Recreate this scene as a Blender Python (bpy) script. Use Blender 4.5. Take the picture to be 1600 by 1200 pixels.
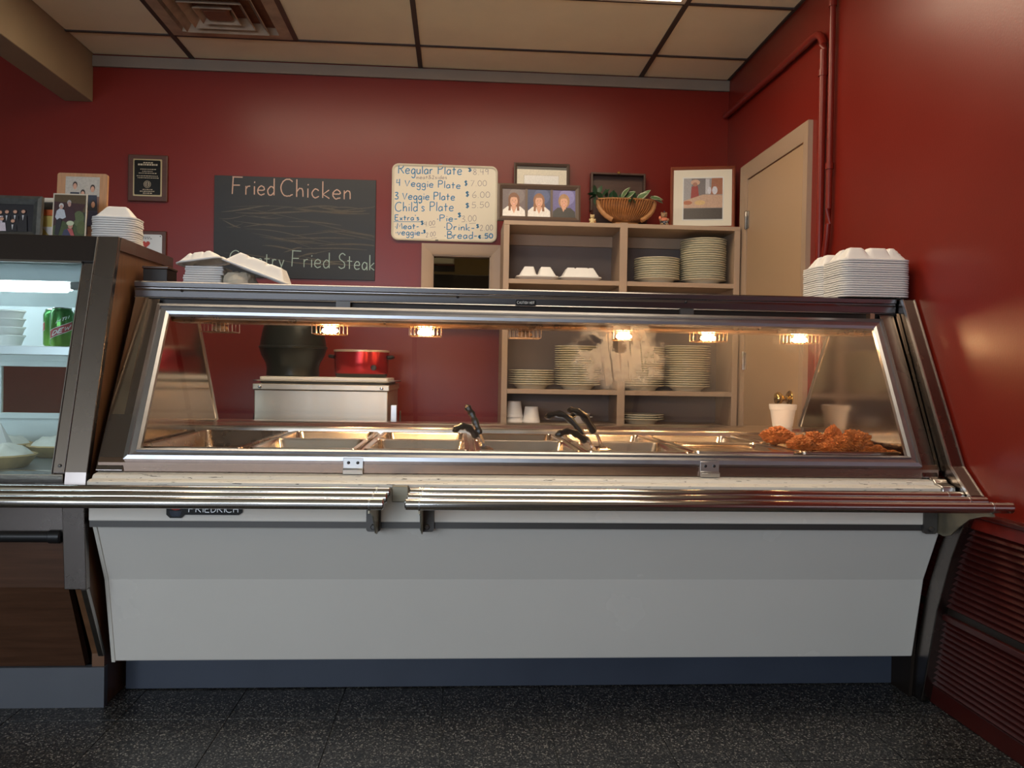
import bpy, bmesh, math, random
from math import sin, cos, pi, radians
from mathutils import Vector, Matrix, noise
random.seed(7)
for o in list(bpy.data.objects): bpy.data.objects.remove(o)
S = bpy.context.scene
COL = S.collection

# ------------------------------------------------------------------ camera
CAMZ = 1.0033
yaw, pitch, roll = 0.0663, -0.0144, 0.0169
fw = Vector((sin(yaw)*cos(pitch), cos(yaw)*cos(pitch), sin(pitch)))
rt = Vector((cos(yaw), -sin(yaw), 0)); up = rt.cross(fw)
r2 = rt*cos(roll)+up*sin(roll); u2 = up*cos(roll)-rt*sin(roll)
cam = bpy.data.cameras.new('camera'); cam.sensor_width = 36; cam.lens = 1307.1/1600*36; cam.clip_start = .05
camo = bpy.data.objects.new('camera', cam); COL.objects.link(camo)
camo.matrix_world = Matrix(((r2.x, u2.x, -fw.x, 0), (r2.y, u2.y, -fw.y, 0), (r2.z, u2.z, -fw.z, CAMZ), (0, 0, 0, 1)))
S.camera = camo
# ------------------------------------------------------------------ world, daylight, exposure
w = bpy.data.worlds.new('sky'); S.world = w; w.use_nodes = True
w.node_tree.nodes['Background'].inputs[0].default_value = (.55, .68, .9, 1)
w.node_tree.nodes['Background'].inputs[1].default_value = .6
S.view_settings.view_transform = 'Standard'; S.view_settings.look = 'None'
S.view_settings.gamma = 1; S.view_settings.use_curve_mapping = False
S.view_settings.exposure = 0.46
TROFFER = 6.3      # strength of the ceiling fixtures
DAY = 44           # watts of daylight through each window of the wall behind the camera
LAMP = 210
WINDOWS = ((-3.55, -2.15), (-1.75, -.35))
for k, (a, b) in enumerate(WINDOWS):
    l = bpy.data.lights.new('daylight', 'AREA'); l.shape = 'RECTANGLE'; l.size = b-a; l.size_y = 1.25
    l.energy = DAY; l.color = (.78, .88, 1)
    lo = bpy.data.objects.new('daylight', l); COL.objects.link(lo)
    lo.location = ((a+b)/2, -3.12, 1.5); lo.rotation_euler = (radians(90), 0, 0)

# ------------------------------------------------------------------ materials
MATS = {}
def nodes(name):
    m = bpy.data.materials.new(name); m.use_nodes = True
    nt = m.node_tree; p = nt.nodes['Principled BSDF']
    MATS[name] = m
    return m, nt, p
def N(nt, t, **kw):
    n = nt.nodes.new(t)
    for k, v in kw.items(): setattr(n, k, v)
    return n
def mat(name, col, rough=.5, metal=0, var=.12, scale=6, stretch=(1, 1, 1), rvar=.06, bump=0, bscale=80, coat=0, spec=None):
    m, nt, p = nodes(name)
    g = N(nt, 'ShaderNodeNewGeometry'); mp = N(nt, 'ShaderNodeMapping'); mp.inputs['Scale'].default_value = stretch
    nt.links.new(g.outputs['Position'], mp.inputs['Vector'])
    nz = N(nt, 'ShaderNodeTexNoise'); nz.inputs['Scale'].default_value = scale; nz.inputs['Detail'].default_value = 5
    nt.links.new(mp.outputs[0], nz.inputs['Vector'])
    cr = N(nt, 'ShaderNodeMix', data_type='RGBA')
    cr.inputs[6].default_value = (*[c*(1-var) for c in col], 1); cr.inputs[7].default_value = (*[min(1, c*(1+var)) for c in col], 1)
    nt.links.new(nz.outputs['Fac'], cr.inputs[0]); nt.links.new(cr.outputs[2], p.inputs['Base Color'])
    mr = N(nt, 'ShaderNodeMapRange'); mr.inputs['To Min'].default_value = max(.02, rough-rvar); mr.inputs['To Max'].default_value = rough+rvar
    nt.links.new(nz.outputs['Fac'], mr.inputs['Value']); nt.links.new(mr.outputs[0], p.inputs['Roughness'])
    p.inputs['Metallic'].default_value = metal
    if spec is not None: p.inputs['Specular IOR Level'].default_value = spec
    if coat: p.inputs['Coat Weight'].default_value = coat; p.inputs['Coat Roughness'].default_value = .1
    if bump:
        n2 = N(nt, 'ShaderNodeTexNoise'); n2.inputs['Scale'].default_value = bscale; n2.inputs['Detail'].default_value = 3
        nt.links.new(mp.outputs[0], n2.inputs['Vector'])
        bp = N(nt, 'ShaderNodeBump'); bp.inputs['Strength'].default_value = bump; bp.inputs['Distance'].default_value = .002
        nt.links.new(n2.outputs['Fac'], bp.inputs['Height']); nt.links.new(bp.outputs[0], p.inputs['Normal'])
    return m
mat('red_paint', (.180, .0125, .0065), .33, var=.10, scale=2.5, rvar=.04, bump=.12, bscale=140, spec=.42)
mat('red_slat', (.065, .007, .005), .35, var=.2, scale=9)
mat('ceiling_tile', (.86, .77, .56), .9, var=.07, scale=5, bump=.3, bscale=220)
mat('grid_brown', (.05, .035, .028), .6)
mat('beam_paint', (.34, .265, .17), .7)
mat('trim_grey', (.23, .175, .13), .6)
mat('tan_paint', (.40, .285, .20), .48, var=.06)
mat('door_paint', (.42, .285, .175), .40, var=.04, scale=2)
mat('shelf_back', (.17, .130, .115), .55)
mat('plain_wall', (.30, .26, .22), .7)
mat('ochre_wall', (.34, .25, .10), .7)
mat('dark_brown', (.022, .015, .011), .45, spec=.3)
mat('steel', (.52, .50, .48), .20, 1, var=.08, scale=3, stretch=(.4, 8, 8), rvar=.07)
mat('steel_dark', (.33, .31, .295), .24, 1, var=.10, scale=3, stretch=(.4, 8, 8), rvar=.07)
mat('steel_satin', (.60, .60, .60), .34, 1, var=.06, scale=4, stretch=(.5, 10, 10))
mat('aluminium', (.44, .45, .48), .36, 1, var=.08, scale=30, rvar=.06)
mat('chrome', (.60, .58, .56), .13, 1, var=.04, rvar=.03)
mat('pan_steel', (.84, .78, .72), .21, 1, var=.10, scale=12, rvar=.05)
mat('pan_dull', (.42, .36, .31), .28, 1, var=.10, scale=12)
mat('copper_housing', (.40, .24, .14), .30, .85, var=.5, scale=26, rvar=.12)
mat('bracket_iron', (.10, .095, .09), .45, .6)
mat('gusset_olive', (.30, .27, .20), .4, .7)
mat('enamel_white', (.82, .79, .72), .26, var=.04, scale=3, spec=.5)
mat('enamel_side', (.76, .73, .65), .3, var=.06, scale=3)
mat('kick_grey', (.11, .12, .14), .4, var=.15)
mat('steel_bronze', (.24, .21, .195), .27, 1, var=.06, rvar=.03)
mat('band_lamp_tint', (.34, .25, .20), .27, 1, var=.15, scale=3, stretch=(.4, 8, 8))  # stainless band with the coppery lamp reflection put into its colour
mat('canopy_steel', (.27, .26, .265), .24, 1, var=.10, scale=3, stretch=(.4, 8, 8), rvar=.06)
mat('steel_mirror', (.46, .40, .34), .11, 1, var=.06, rvar=.02)
mat('steel_lamplit', (.60, .54, .45), .42, .85, var=.05, scale=4, stretch=(10, 10, .5))  # plain steel, the warm tint of the lamp light is put into its colour
mat('kick_daylit_blue', (.055, .068, .098), .4, var=.15)  # blue of the window daylight put into the kick colour; badge and ribbon share it
mat('black_rubber', (.012, .012, .013), .35)
mat('black_plastic', (.015, .013, .012), .32)
mat('foam', (.80, .79, .77), .55, var=.02, bump=.15, bscale=500)
mat('paper', (.78, .77, .76), .8, var=.05, scale=30)
mat('cream_paper', (.66, .58, .45), .8, var=.12, scale=30)
mat('china', (.74, .69, .52), .18, var=.04)
mat('china_white', (.60, .60, .60), .25, var=.03)
mat('chalkboard', (.012, .012, .012), .45, var=.5, scale=5, stretch=(1, 1, 5))
mat('chalk_peach', (.62, .42, .33), .9, var=.35, scale=300)
mat('chalk_mint', (.40, .52, .48), .9, var=.35, scale=300)
mat('chalk_dust', (.11, .10, .085), .9, var=.5, scale=90, stretch=(1, 1, 4))
mat('board_white', (.80, .74, .60), .22, var=.03)
mat('board_frame', (.66, .60, .47), .35)
mat('ink_teal', (.02, .20, .42), .4, var=.25, scale=120)
mat('ink_grey', (.22, .19, .21), .5, var=.2, scale=120)
mat('dark_wood', (.075, .035, .022), .4, var=.4, scale=9, stretch=(1, 1, 8))
mat('plaque_wood', (.085, .032, .02), .35, var=.3, scale=9, stretch=(1, 1, 8))
mat('case_wood', (.085, .038, .020), .33, var=.55, scale=5, stretch=(1, 2, 14))
mat('case_side_wood', (.16, .075, .035), .35, var=.5, scale=5, stretch=(2, 14, 2))
mat('frame_brown', (.10, .066, .05), .4, var=.2)
mat('frame_pewter', (.12, .12, .11), .45, .5, var=.5, scale=60)
mat('frame_cherry', (.26, .07, .035), .4, var=.3, scale=12)
mat('frame_pine', (.50, .26, .12), .5, var=.3, scale=14, stretch=(8, 1, 1))
mat('mat_cream', (.74, .70, .58), .8, var=.03)
mat('brass', (.72, .50, .17), .16, 1)
mat('gold_trim', (.60, .46, .25), .3, .9)
mat('plaque_black', (.008, .008, .008), .2)
mat('plaque_silver', (.55, .52, .48), .35, .7)
mat('engraving', (.45, .38, .27), .5)
mat('heart_red', (.42, .05, .04), .5)
mat('wicker', (.30, .12, .036), .55, var=.45, scale=45, stretch=(1, 1, 2))
mat('wicker_band', (.40, .19, .07), .55, var=.3, scale=60)
mat('leaf_dark', (.018, .055, .024), .4, var=.4, scale=30)
mat('leaf_variegated', (.10, .17, .07), .4, var=.5, scale=30)
mat('leaf_edge', (.50, .54, .38), .5)
mat('bear_cream', (.62, .47, .24), .5, var=.2, scale=60)
mat('bear_brown', (.30, .19, .10), .5, var=.3, scale=60)
mat('coral_cloth', (.62, .20, .11), .6, var=.2, scale=60)
mat('urn_dark', (.011, .013, .010), .33, .3, var=.15)
mat('cooker_red', (.36, .010, .014), .20, .6, var=.08)
mat('cooker_rim', (.62, .50, .38), .3, .4)
mat('chicken_crust', (.42, .125, .020), .62, var=.55, scale=38, bump=.7, bscale=130)
mat('case_white', (.62, .67, .68), .45, var=.05)
mat('case_floor', (.13, .16, .16), .4)
mat('pie_crust', (.55, .38, .17), .7, var=.3, scale=40)
mat('meringue', (.80, .79, .72), .6, var=.08, scale=30, bump=.3, bscale=60)
mat('can_lid', (.6, .6, .6), .25, 1)
mat('print_white', (.75, .77, .75), .4)
mat('print_red', (.38, .03, .045), .4)
mat('print_dark_green', (.01, .05, .025), .4)
mat('fog_brown', (.1, .06, .04), .5)
mat('yellow_card', (.66, .53, .15), .7)
mat('orange_card', (.60, .13, .03), .7)

def worn_material():
    m, nt, p = nodes('enamel_worn'); L = nt.links.new
    g = N(nt, 'ShaderNodeNewGeometry'); mp = N(nt, 'ShaderNodeMapping'); mp.inputs['Scale'].default_value = (14, 110, 110); L(g.outputs['Position'], mp.inputs[0])
    a = N(nt, 'ShaderNodeTexNoise'); a.inputs['Scale'].default_value = 2.2; a.inputs['Detail'].default_value = 4; L(mp.outputs[0], a.inputs['Vector'])
    b = N(nt, 'ShaderNodeTexNoise'); b.inputs['Scale'].default_value = 3; L(g.outputs['Position'], b.inputs['Vector'])
    ad = N(nt, 'ShaderNodeMath', operation='MULTIPLY_ADD'); ad.inputs[1].default_value = .22; L(b.outputs['Fac'], ad.inputs[0]); L(a.outputs['Fac'], ad.inputs[2])
    cr = N(nt, 'ShaderNodeValToRGB'); e = cr.color_ramp.elements; e[0].position = .77; e[0].color = (.78, .75, .67, 1); e[1].position = .785; e[1].color = (.06, .05, .045, 1)
    L(ad.outputs[0], cr.inputs[0]); L(cr.outputs[0], p.inputs['Base Color']); p.inputs['Roughness'].default_value = .3
worn_material()
def can_material():
    m, nt, p = nodes('can_green')
    tc = N(nt, 'ShaderNodeTexCoord'); sp = N(nt, 'ShaderNodeSeparateXYZ'); nt.links.new(tc.outputs['Object'], sp.inputs[0])
    cr = N(nt, 'ShaderNodeValToRGB'); e = cr.color_ramp.elements
    e[0].position = 0; e[0].color = (.22, .48, .05, 1); e[1].position = 1; e[1].color = (.025, .17, .035, 1)
    mr = N(nt, 'ShaderNodeMapRange'); mr.inputs['From Max'].default_value = .12
    nz = N(nt, 'ShaderNodeTexNoise'); nz.inputs['Scale'].default_value = 55; nt.links.new(tc.outputs['Object'], nz.inputs['Vector'])
    ad = N(nt, 'ShaderNodeMath', operation='MULTIPLY_ADD'); ad.inputs[1].default_value = .05
    nt.links.new(nz.outputs['Fac'], ad.inputs[0]); nt.links.new(sp.outputs['Z'], ad.inputs[2]); nt.links.new(ad.outputs[0], mr.inputs['Value'])
    nt.links.new(mr.outputs[0], cr.inputs[0]); nt.links.new(cr.outputs[0], p.inputs['Base Color'])
    p.inputs['Metallic'].default_value = .55; p.inputs['Roughness'].default_value = .22
can_material()
def print_material():
    m, nt, p = nodes('photo_print')
    a = N(nt, 'ShaderNodeAttribute', attribute_name='Col')
    nz = N(nt, 'ShaderNodeTexNoise'); nz.inputs['Scale'].default_value = 160
    g = N(nt, 'ShaderNodeNewGeometry'); nt.links.new(g.outputs['Position'], nz.inputs['Vector'])
    mr = N(nt, 'ShaderNodeMapRange'); mr.inputs['To Min'].default_value = .75; mr.inputs['To Max'].default_value = 1.25
    nt.links.new(nz.outputs['Fac'], mr.inputs['Value'])
    vm = N(nt, 'ShaderNodeVectorMath', operation='SCALE'); nt.links.new(a.outputs['Color'], vm.inputs[0]); nt.links.new(mr.outputs[0], vm.inputs['Scale'])
    nt.links.new(vm.outputs[0], p.inputs['Base Color']); p.inputs['Roughness'].default_value = .3
print_material()
def emit(name, col, st):
    m, nt, p = nodes(name)
    p.inputs['Base Color'].default_value = (.8, .8, .8, 1)
    p.inputs['Emission Color'].default_value = (*col, 1); p.inputs['Emission Strength'].default_value = st
emit('troffer_glow', (1, .80, .56), TROFFER)
emit('tube_glow', (.86, .97, 1), 9)
emit('bulb_glow', (1, .60, .26), LAMP)
mat('bulb_off', (.35, .2, .1), .2)
def floor_material():
    m, nt, p = nodes('terrazzo')
    g = N(nt, 'ShaderNodeNewGeometry'); v = N(nt, 'ShaderNodeTexVoronoi'); v.inputs['Scale'].default_value = 290
    mp = N(nt, 'ShaderNodeMapping'); mp.inputs['Scale'].default_value = (1, .8, 1)
    nt.links.new(g.outputs['Position'], mp.inputs[0]); nt.links.new(mp.outputs[0], v.inputs['Vector'])
    sp = N(nt, 'ShaderNodeSeparateColor'); nt.links.new(v.outputs['Color'], sp.inputs[0])
    cr = N(nt, 'ShaderNodeValToRGB'); cr.color_ramp.interpolation = 'CONSTANT'
    e = cr.color_ramp.elements; e[0].color = (.012, .012, .013, 1); e[1].position = .93; e[1].color = (.34, .33, .29, 1)
    for q, c in ((.42, .03), (.62, .065), (.80, .13)):
        x = e.new(q); x.color = (c, c*.98, c*.92, 1)
    nt.links.new(sp.outputs[0], cr.inputs[0]); nt.links.new(cr.outputs[0], p.inputs['Base Color']); p.inputs['Roughness'].default_value = .42
floor_material()
def glass(name, tint=(1, 1, 1), refl=.05, fog=False):
    m = bpy.data.materials.new(name); m.use_nodes = True; nt = m.node_tree; nt.nodes.clear(); MATS[name] = m
    L = nt.links.new
    out = N(nt, 'ShaderNodeOutputMaterial'); tr = N(nt, 'ShaderNodeBsdfTransparent'); tr.inputs[0].default_value = (*tint, 1)
    gl = N(nt, 'ShaderNodeBsdfGlossy'); gl.inputs['Roughness'].default_value = .02
    lw = N(nt, 'ShaderNodeLayerWeight'); lw.inputs[0].default_value = .15
    mu = N(nt, 'ShaderNodeMath', operation='MULTIPLY_ADD'); mu.inputs[1].default_value = .6; mu.inputs[2].default_value = refl
    L(lw.outputs['Fresnel'], mu.inputs[0])
    mx = N(nt, 'ShaderNodeMixShader'); L(mu.outputs[0], mx.inputs[0]); L(tr.outputs[0], mx.inputs[1]); L(gl.outputs[0], mx.inputs[2])
    last = mx
    if fog:
        tc = N(nt, 'ShaderNodeTexCoord'); sp = N(nt, 'ShaderNodeSeparateXYZ'); L(tc.outputs['Object'], sp.inputs[0])
        def M(op, a, b=None, c=None):
            n = N(nt, 'ShaderNodeMath', operation=op)
            for i, v in enumerate((a, b, c)):
                if v is None: continue
                if isinstance(v, (int, float)): n.inputs[i].default_value = v
                else: L(v, n.inputs[i])
            return n.outputs[0]
        def ell(cx, cz, rx, rz):
            a = M('DIVIDE', M('SUBTRACT', sp.outputs['X'], cx), rx); b = M('DIVIDE', M('SUBTRACT', sp.outputs['Z'], cz), rz)
            return M('SUBTRACT', 1.0, M('ADD', M('MULTIPLY', a, a), M('MULTIPLY', b, b)))
        nz = N(nt, 'ShaderNodeTexNoise'); nz.inputs['Scale'].default_value = 24; nz.inputs['Detail'].default_value = 6; L(tc.outputs['Object'], nz.inputs['Vector'])
        wob = M('MULTIPLY', M('SUBTRACT', nz.outputs['Fac'], .5), 1.3)
        def soft(v, lo, hi):
            n = N(nt, 'ShaderNodeMapRange'); n.interpolation_type = 'SMOOTHSTEP'; n.inputs['From Min'].default_value = lo; n.inputs['From Max'].default_value = hi; L(v, n.inputs['Value']); return n.outputs[0]
        patch = soft(M('ADD', ell(.27, .30, .17, .135), wob), .10, .95)
        clear1 = soft(M('ADD', ell(.185, .335, .05, .026), M('MULTIPLY', wob, 3.2)), .0, .5)
        clear2 = soft(M('ADD', ell(.275, .325, .03, .028), M('MULTIPLY', wob, 3.2)), .0, .5)
        patch = M('MULTIPLY', patch, M('MULTIPLY', M('SUBTRACT', 1.0, clear1), M('SUBTRACT', 1.0, clear2)))
        mp = N(nt, 'ShaderNodeMapping'); mp.inputs['Scale'].default_value = (75, 1, 5); L(tc.outputs['Object'], mp.inputs[0])
        dz = N(nt, 'ShaderNodeTexNoise'); dz.inputs['Scale'].default_value = 1; dz.inputs['Detail'].default_value = 2; L(mp.outputs[0], dz.inputs['Vector'])
        drip = soft(dz.outputs['Fac'], .57, .63)
        dm = soft(M('ADD', ell(.31, .30, .13, .14), wob), .05, .6)
        dm2 = soft(M('ADD', ell(.87, .36, .12, .07), wob), .1, .8)
        haze = M('MULTIPLY', soft(sp.outputs['X'], .30, .62), M('MULTIPLY', soft(sp.outputs['Z'], .0, .33), .07))
        f = M('ADD', M('MULTIPLY', patch, M('SUBTRACT', .50, M('MULTIPLY', M('MULTIPLY', drip, dm), .36))), haze)
        f = M('ADD', f, M('MULTIPLY', M('MULTIPLY', dm2, M('SUBTRACT', 1.0, drip)), .10))
        f = M('MINIMUM', f, .8)
        df = N(nt, 'ShaderNodeBsdfDiffuse'); df.inputs[0].default_value = (.78, .72, .62, 1)
        tl = N(nt, 'ShaderNodeBsdfTranslucent'); tl.inputs[0].default_value = (.78, .72, .62, 1)
        m2 = N(nt, 'ShaderNodeMixShader'); m2.inputs[0].default_value = .6; L(df.outputs[0], m2.inputs[1]); L(tl.outputs[0], m2.inputs[2])
        m3 = N(nt, 'ShaderNodeMixShader'); L(f, m3.inputs[0]); L(mx.outputs[0], m3.inputs[1]); L(m2.outputs[0], m3.inputs[2]); last = m3
    L(last.outputs[0], out.inputs['Surface'])
glass('pane_clear', refl=.03); glass('pane_steamed', refl=.03, fog=True); glass('pane_case', (.93, .98, .98), .04); glass('pane_dark', (.75, .72, .62), .05)

# ------------------------------------------------------------------ mesh helpers
class B:
    def __init__(s): s.v = []; s.f = []; s.m = []; s.c = []; s.mi = 0; s.col = (1, 1, 1)
    def add(s, vs, fs):
        n = len(s.v); s.v += [Vector(p) for p in vs]
        for f in fs: s.f.append([i+n for i in f]); s.m.append(s.mi); s.c.append(s.col)
        return s
    def box(s, x0, x1, y0, y1, z0, z1):
        return s.add([(x0, y0, z0), (x1, y0, z0), (x1, y1, z0), (x0, y1, z0), (x0, y0, z1), (x1, y0, z1), (x1, y1, z1), (x0, y1, z1)],
                     [(0, 3, 2, 1), (4, 5, 6, 7), (0, 1, 5, 4), (1, 2, 6, 5), (2, 3, 7, 6), (3, 0, 4, 7)])
    def prism(s, prof, x0, x1):            # closed (y,z) profile extruded along x
        n = len(prof); vs = [(x0, y, z) for y, z in prof]+[(x1, y, z) for y, z in prof]
        return s.add(vs, [tuple(range(n)), tuple(range(2*n-1, n-1, -1))]+[(i, i+n, (i+1) % n+n, (i+1) % n) for i in range(n)])
    def loft(s, rings, c0=True, c1=True):
        n = len(rings[0]); vs = [p for r in rings for p in r]; fs = []
        for k in range(len(rings)-1):
            for i in range(n): fs.append((k*n+i, k*n+(i+1) % n, (k+1)*n+(i+1) % n, (k+1)*n+i))
        if c0: fs.append(tuple(range(n-1, -1, -1)))
        if c1: fs.append(tuple(range((len(rings)-1)*n, len(rings)*n)))
        return s.add(vs, fs)
    def lathe(s, prof, seg=24, cx=0, cy=0, sx=1, sy=1, c0=True, c1=True):
        return s.loft([[(cx+r*cos(2*pi*i/seg)*sx, cy+r*sin(2*pi*i/seg)*sy, z) for i in range(seg)] for r, z in prof], c0, c1)
    def tube(s, pts, r, seg=8, rr=None):
        pts = [Vector(p) for p in pts]; rings = []
        ref = Vector((0, 0, 1))
        for i, p in enumerate(pts):
            d = (pts[min(i+1, len(pts)-1)]-pts[max(i-1, 0)]).normalized()
            a = d.cross(ref)
            if a.length < .05: a = d.cross(Vector((1, 0, 0)))
            a.normalize(); b = a.cross(d)
            R = rr[i] if rr else r
            rings.append([p+(a*cos(2*pi*k/seg)+b*sin(2*pi*k/seg))*R for k in range(seg)])
        return s.loft(rings)
    def sphere(s, c, r, seg=12, rg=8, sc=(1, 1, 1)):
        c = Vector(c); rings = []
        for j in range(rg+1):
            t = -pi/2+pi*j/rg; q = max(cos(t), .02)
            rings.append([c+Vector((r*q*cos(2*pi*i/seg)*sc[0], r*q*sin(2*pi*i/seg)*sc[1], r*sin(t)*sc[2])) for i in range(seg)])
        return s.loft(rings)
    def xf(s, M, start=0):
        for i in range(start, len(s.v)): s.v[i] = M @ s.v[i]
        return s
def rrect(cx, cy, w, d, r, z, n=4):
    out = []
    for qx, qy, a0 in ((1, 1, 0), (-1, 1, pi/2), (-1, -1, pi), (1, -1, 3*pi/2)):
        for k in range(n+1):
            a = a0+pi/2*k/n
            out.append((cx+qx*(w/2-r)+r*cos(a), cy+qy*(d/2-r)+r*sin(a), z))
    return out
def rrectXZ(cx, cz, w, h, r, y, n=4): return [(x, y, z) for x, z, _ in rrect(cx, cz, w, h, r, 0, n)]
ORIG = {}
def obj(name, b, mats, parent=None, smooth=True, bevel=0, kind=None, keep=False):
    if isinstance(mats, str): mats = [mats]
    if keep: o0 = Vector((0, 0, 0))
    else:
        xs = [p.x for p in b.v]; ys = [p.y for p in b.v]; zs = [p.z for p in b.v]
        o0 = Vector(((min(xs)+max(xs))/2, (min(ys)+max(ys))/2, min(zs)))
    me = bpy.data.meshes.new(name); me.from_pydata([p-o0 for p in b.v], [], b.f); me.update()
    for m in mats: me.materials.append(MATS[m])
    me.polygons.foreach_set('material_index', b.m)
    if 'photo_print' in mats:
        ca = me.color_attributes.new('Col', 'FLOAT_COLOR', 'CORNER')
        for p in me.polygons:
            for li in p.loop_indices: ca.data[li].color = (*b.c[p.index], 1)
    bm = bmesh.new(); bm.from_mesh(me); bmesh.ops.recalc_face_normals(bm, faces=bm.faces); bm.to_mesh(me); bm.free()
    if smooth:
        me.polygons.foreach_set('use_smooth', [True]*len(me.polygons)); me.set_sharp_from_angle(angle=radians(38))
    o = bpy.data.objects.new(name, me); COL.objects.link(o)
    base = ORIG[parent.name] if parent else Vector((0, 0, 0))
    o.location = o0-base; ORIG[o.name] = o0
    if parent: o.parent = parent
    if bevel:
        bv = o.modifiers.new('bevel', 'BEVEL'); bv.width = bevel; bv.segments = 2; bv.limit_method = 'ANGLE'; bv.harden_normals = False
    if kind: o['kind'] = kind
    return o
def tag(o, label, cat, group=None):
    o['label'] = label; o['category'] = cat
    if group: o['group'] = group
    return o
def thing(name, label, cat, loc=(0, 0, 0), group=None):
    o = bpy.data.objects.new(name, None); o.empty_display_size = .05; COL.objects.link(o); o.location = loc; ORIG[o.name] = Vector(loc)
    return tag(o, label, cat, group)
def dup(root, loc, rz=None, label=None, group=None):
    r = root.copy(); COL.objects.link(r); r.location = loc; ORIG[r.name] = Vector(loc)
    if rz is not None: r.rotation_euler = (0, 0, rz)
    if label: r['label'] = label
    if group: r['group'] = group
    for ch in root.children:
        c = ch.copy(); COL.objects.link(c); c.parent = r
        for g in ch.children:
            d = g.copy(); COL.objects.link(d); d.parent = c
    return r
def bx(*a): return B().box(*a)
def struct(name, b, m, parent=None, **k): return obj(name, b, m, parent, kind=None if parent else 'structure', **k)

ORD = 'topmost second third fourth fifth sixth seventh eighth ninth tenth eleventh twelfth thirteenth fourteenth fifteenth sixteenth seventeenth eighteenth nineteenth'.split()
def ordinal(k): return ORD[k] if k == 0 else ORD[k]+' from top'
# single stroke lettering -------------------------------------------------
G = {
'F': '0,0 .05,1;0,1 .6,1.02;.02,.55 .45,.55', 'r': '.05,.5 .05,0;~.05,.3 .15,.48 .3,.48', 'i': '.1,.5 .1,0;.1,.7 .12,.77',
'e': '~.05,.27 .4,.3 .36,.48 .2,.52 .04,.35 .05,.12 .2,0 .42,.08', 'd': '~.4,.42 .22,.5 .05,.3 .1,.05 .25,0 .4,.15;.42,1 .42,0',
'C': '~.6,.88 .4,1 .12,.85 0,.5 .1,.12 .35,0 .62,.12', 'h': '.05,1 .05,0;~.05,.3 .2,.5 .35,.42 .38,0', 'c': '~.38,.42 .22,.52 .05,.3 .1,.06 .25,0 .4,.08',
'k': '.05,1 .05,0;.38,.5 .06,.22 .4,0', 'n': '.05,.5 .05,0;~.05,.3 .2,.5 .34,.42 .36,0', 'o': '~.22,.5 .05,.35 .06,.1 .22,0 .38,.12 .38,.38 .22,.5',
'u': '~.05,.5 .05,.12 .2,0 .35,.12;.37,.5 .37,0', 't': '.18,.85 .18,0;.02,.52 .38,.52', 'y': '.05,.5 .2,.05;.38,.5 .08,-.4',
'S': '~.5,.88 .3,1 .08,.85 .12,.6 .42,.42 .45,.12 .22,0 .02,.12', 'a': '~.38,.42 .22,.5 .05,.3 .1,.04 .25,.02 .38,.2;.4,.5 .42,0',
'R': '.02,0 .05,1;~.05,1 .4,.98 .5,.75 .35,.55 .06,.5;.2,.5 .55,0', 'g': '~.38,.42 .22,.5 .05,.3 .1,.04 .25,.02 .38,.2;~.4,.5 .4,-.25 .25,-.42 .05,-.3',
'l': '.08,1 .08,0', 'P': '.05,0 .05,1;~.05,1 .4,.98 .5,.75 .35,.55 .06,.5', 'm': '.05,.5 .05,0;~.05,.3 .15,.5 .25,.42 .26,0;~.26,.3 .38,.5 .48,.42 .5,0',
'&': '~.5,.1 .1,.75 .2,.98 .32,.8 .02,.2 .2,0 .5,.4', 's': '~.32,.42 .18,.52 .06,.4 .3,.18 .22,.02 .04,.06', 'V': '0,.8 .22,0 .5,.8', 'v': '0,.5 .18,0 .38,.5',
'x': '.05,.5 .38,0;.38,.5 .05,0', 'E': '.05,0 .05,1;.05,1 .5,1;.05,.52 .42,.52;.05,0 .52,0', 'D': '.05,0 .05,1;~.05,1 .35,.95 .55,.55 .4,.1 .05,0',
'B': '.05,0 .05,1;~.05,1 .38,.98 .42,.7 .06,.54;~.06,.54 .5,.48 .5,.08 .05,0', 'M': '0,0 .1,1 .35,.4 .6,1 .7,0', 'w': '.0,.5 .14,0 .26,.4 .4,0 .54,.5',
'W': '0,1 .18,0 .36,.75 .54,0 .72,1', 'A': '0,0 .28,1 .56,0;.1,.38 .46,.38', 'U': '~.03,1 .03,.2 .28,0 .53,.2 .53,1', 'T': '.28,0 .28,1;0,1 .56,1', 'I': '.1,0 .1,1', 'H': '.05,0 .05,1;.52,0 .52,1;.05,.52 .52,.52',
'O': '~.3,1 .05,.75 .05,.25 .3,0 .55,.25 .55,.75 .3,1', 'N': '.05,0 .05,1 .52,0 .52,1',
'0': '~.22,.9 .04,.65 .05,.2 .22,0 .4,.2 .4,.65 .22,.9', '2': '~.05,.72 .2,.9 .36,.75 .3,.5 .03,.02;.03,.02 .42,.03', '3': '~.05,.85 .3,.9 .36,.7 .15,.5 .4,.35 .35,.05 .03,.05',
'4': '.08,.9 .02,.42 .4,.45;.34,.95 .34,0', '5': '.4,.9 .1,.9 .06,.5;~.06,.5 .35,.5 .4,.2 .25,0 .02,.06', '6': '~.32,.95 .1,.6 .03,.25 .18,0 .38,.15 .35,.38 .1,.36',
'7': '.03,.88 .42,.9 .12,0', '8': '~.22,.48 .06,.7 .22,.92 .36,.72 .22,.48 .04,.22 .2,0 .4,.2 .22,.48', '9': '~.36,.72 .2,.92 .05,.7 .16,.48 .36,.62;.38,.85 .34,0',
'.': '.05,0 .1,.02', '-': '.02,.35 .3,.37', '\u2022': '.08,.3 .14,.34 .12,.38 .08,.3', "'": '.1,1 .07,.82', '$': '~.38,.78 .2,.9 .06,.72 .34,.4 .3,.15 .04,.12;.21,1.05 .21,-.1', '\u00a2': '~.34,.5 .15,.55 .06,.3 .2,.08 .36,.15;.2,.7 .2,-.08'}
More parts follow.
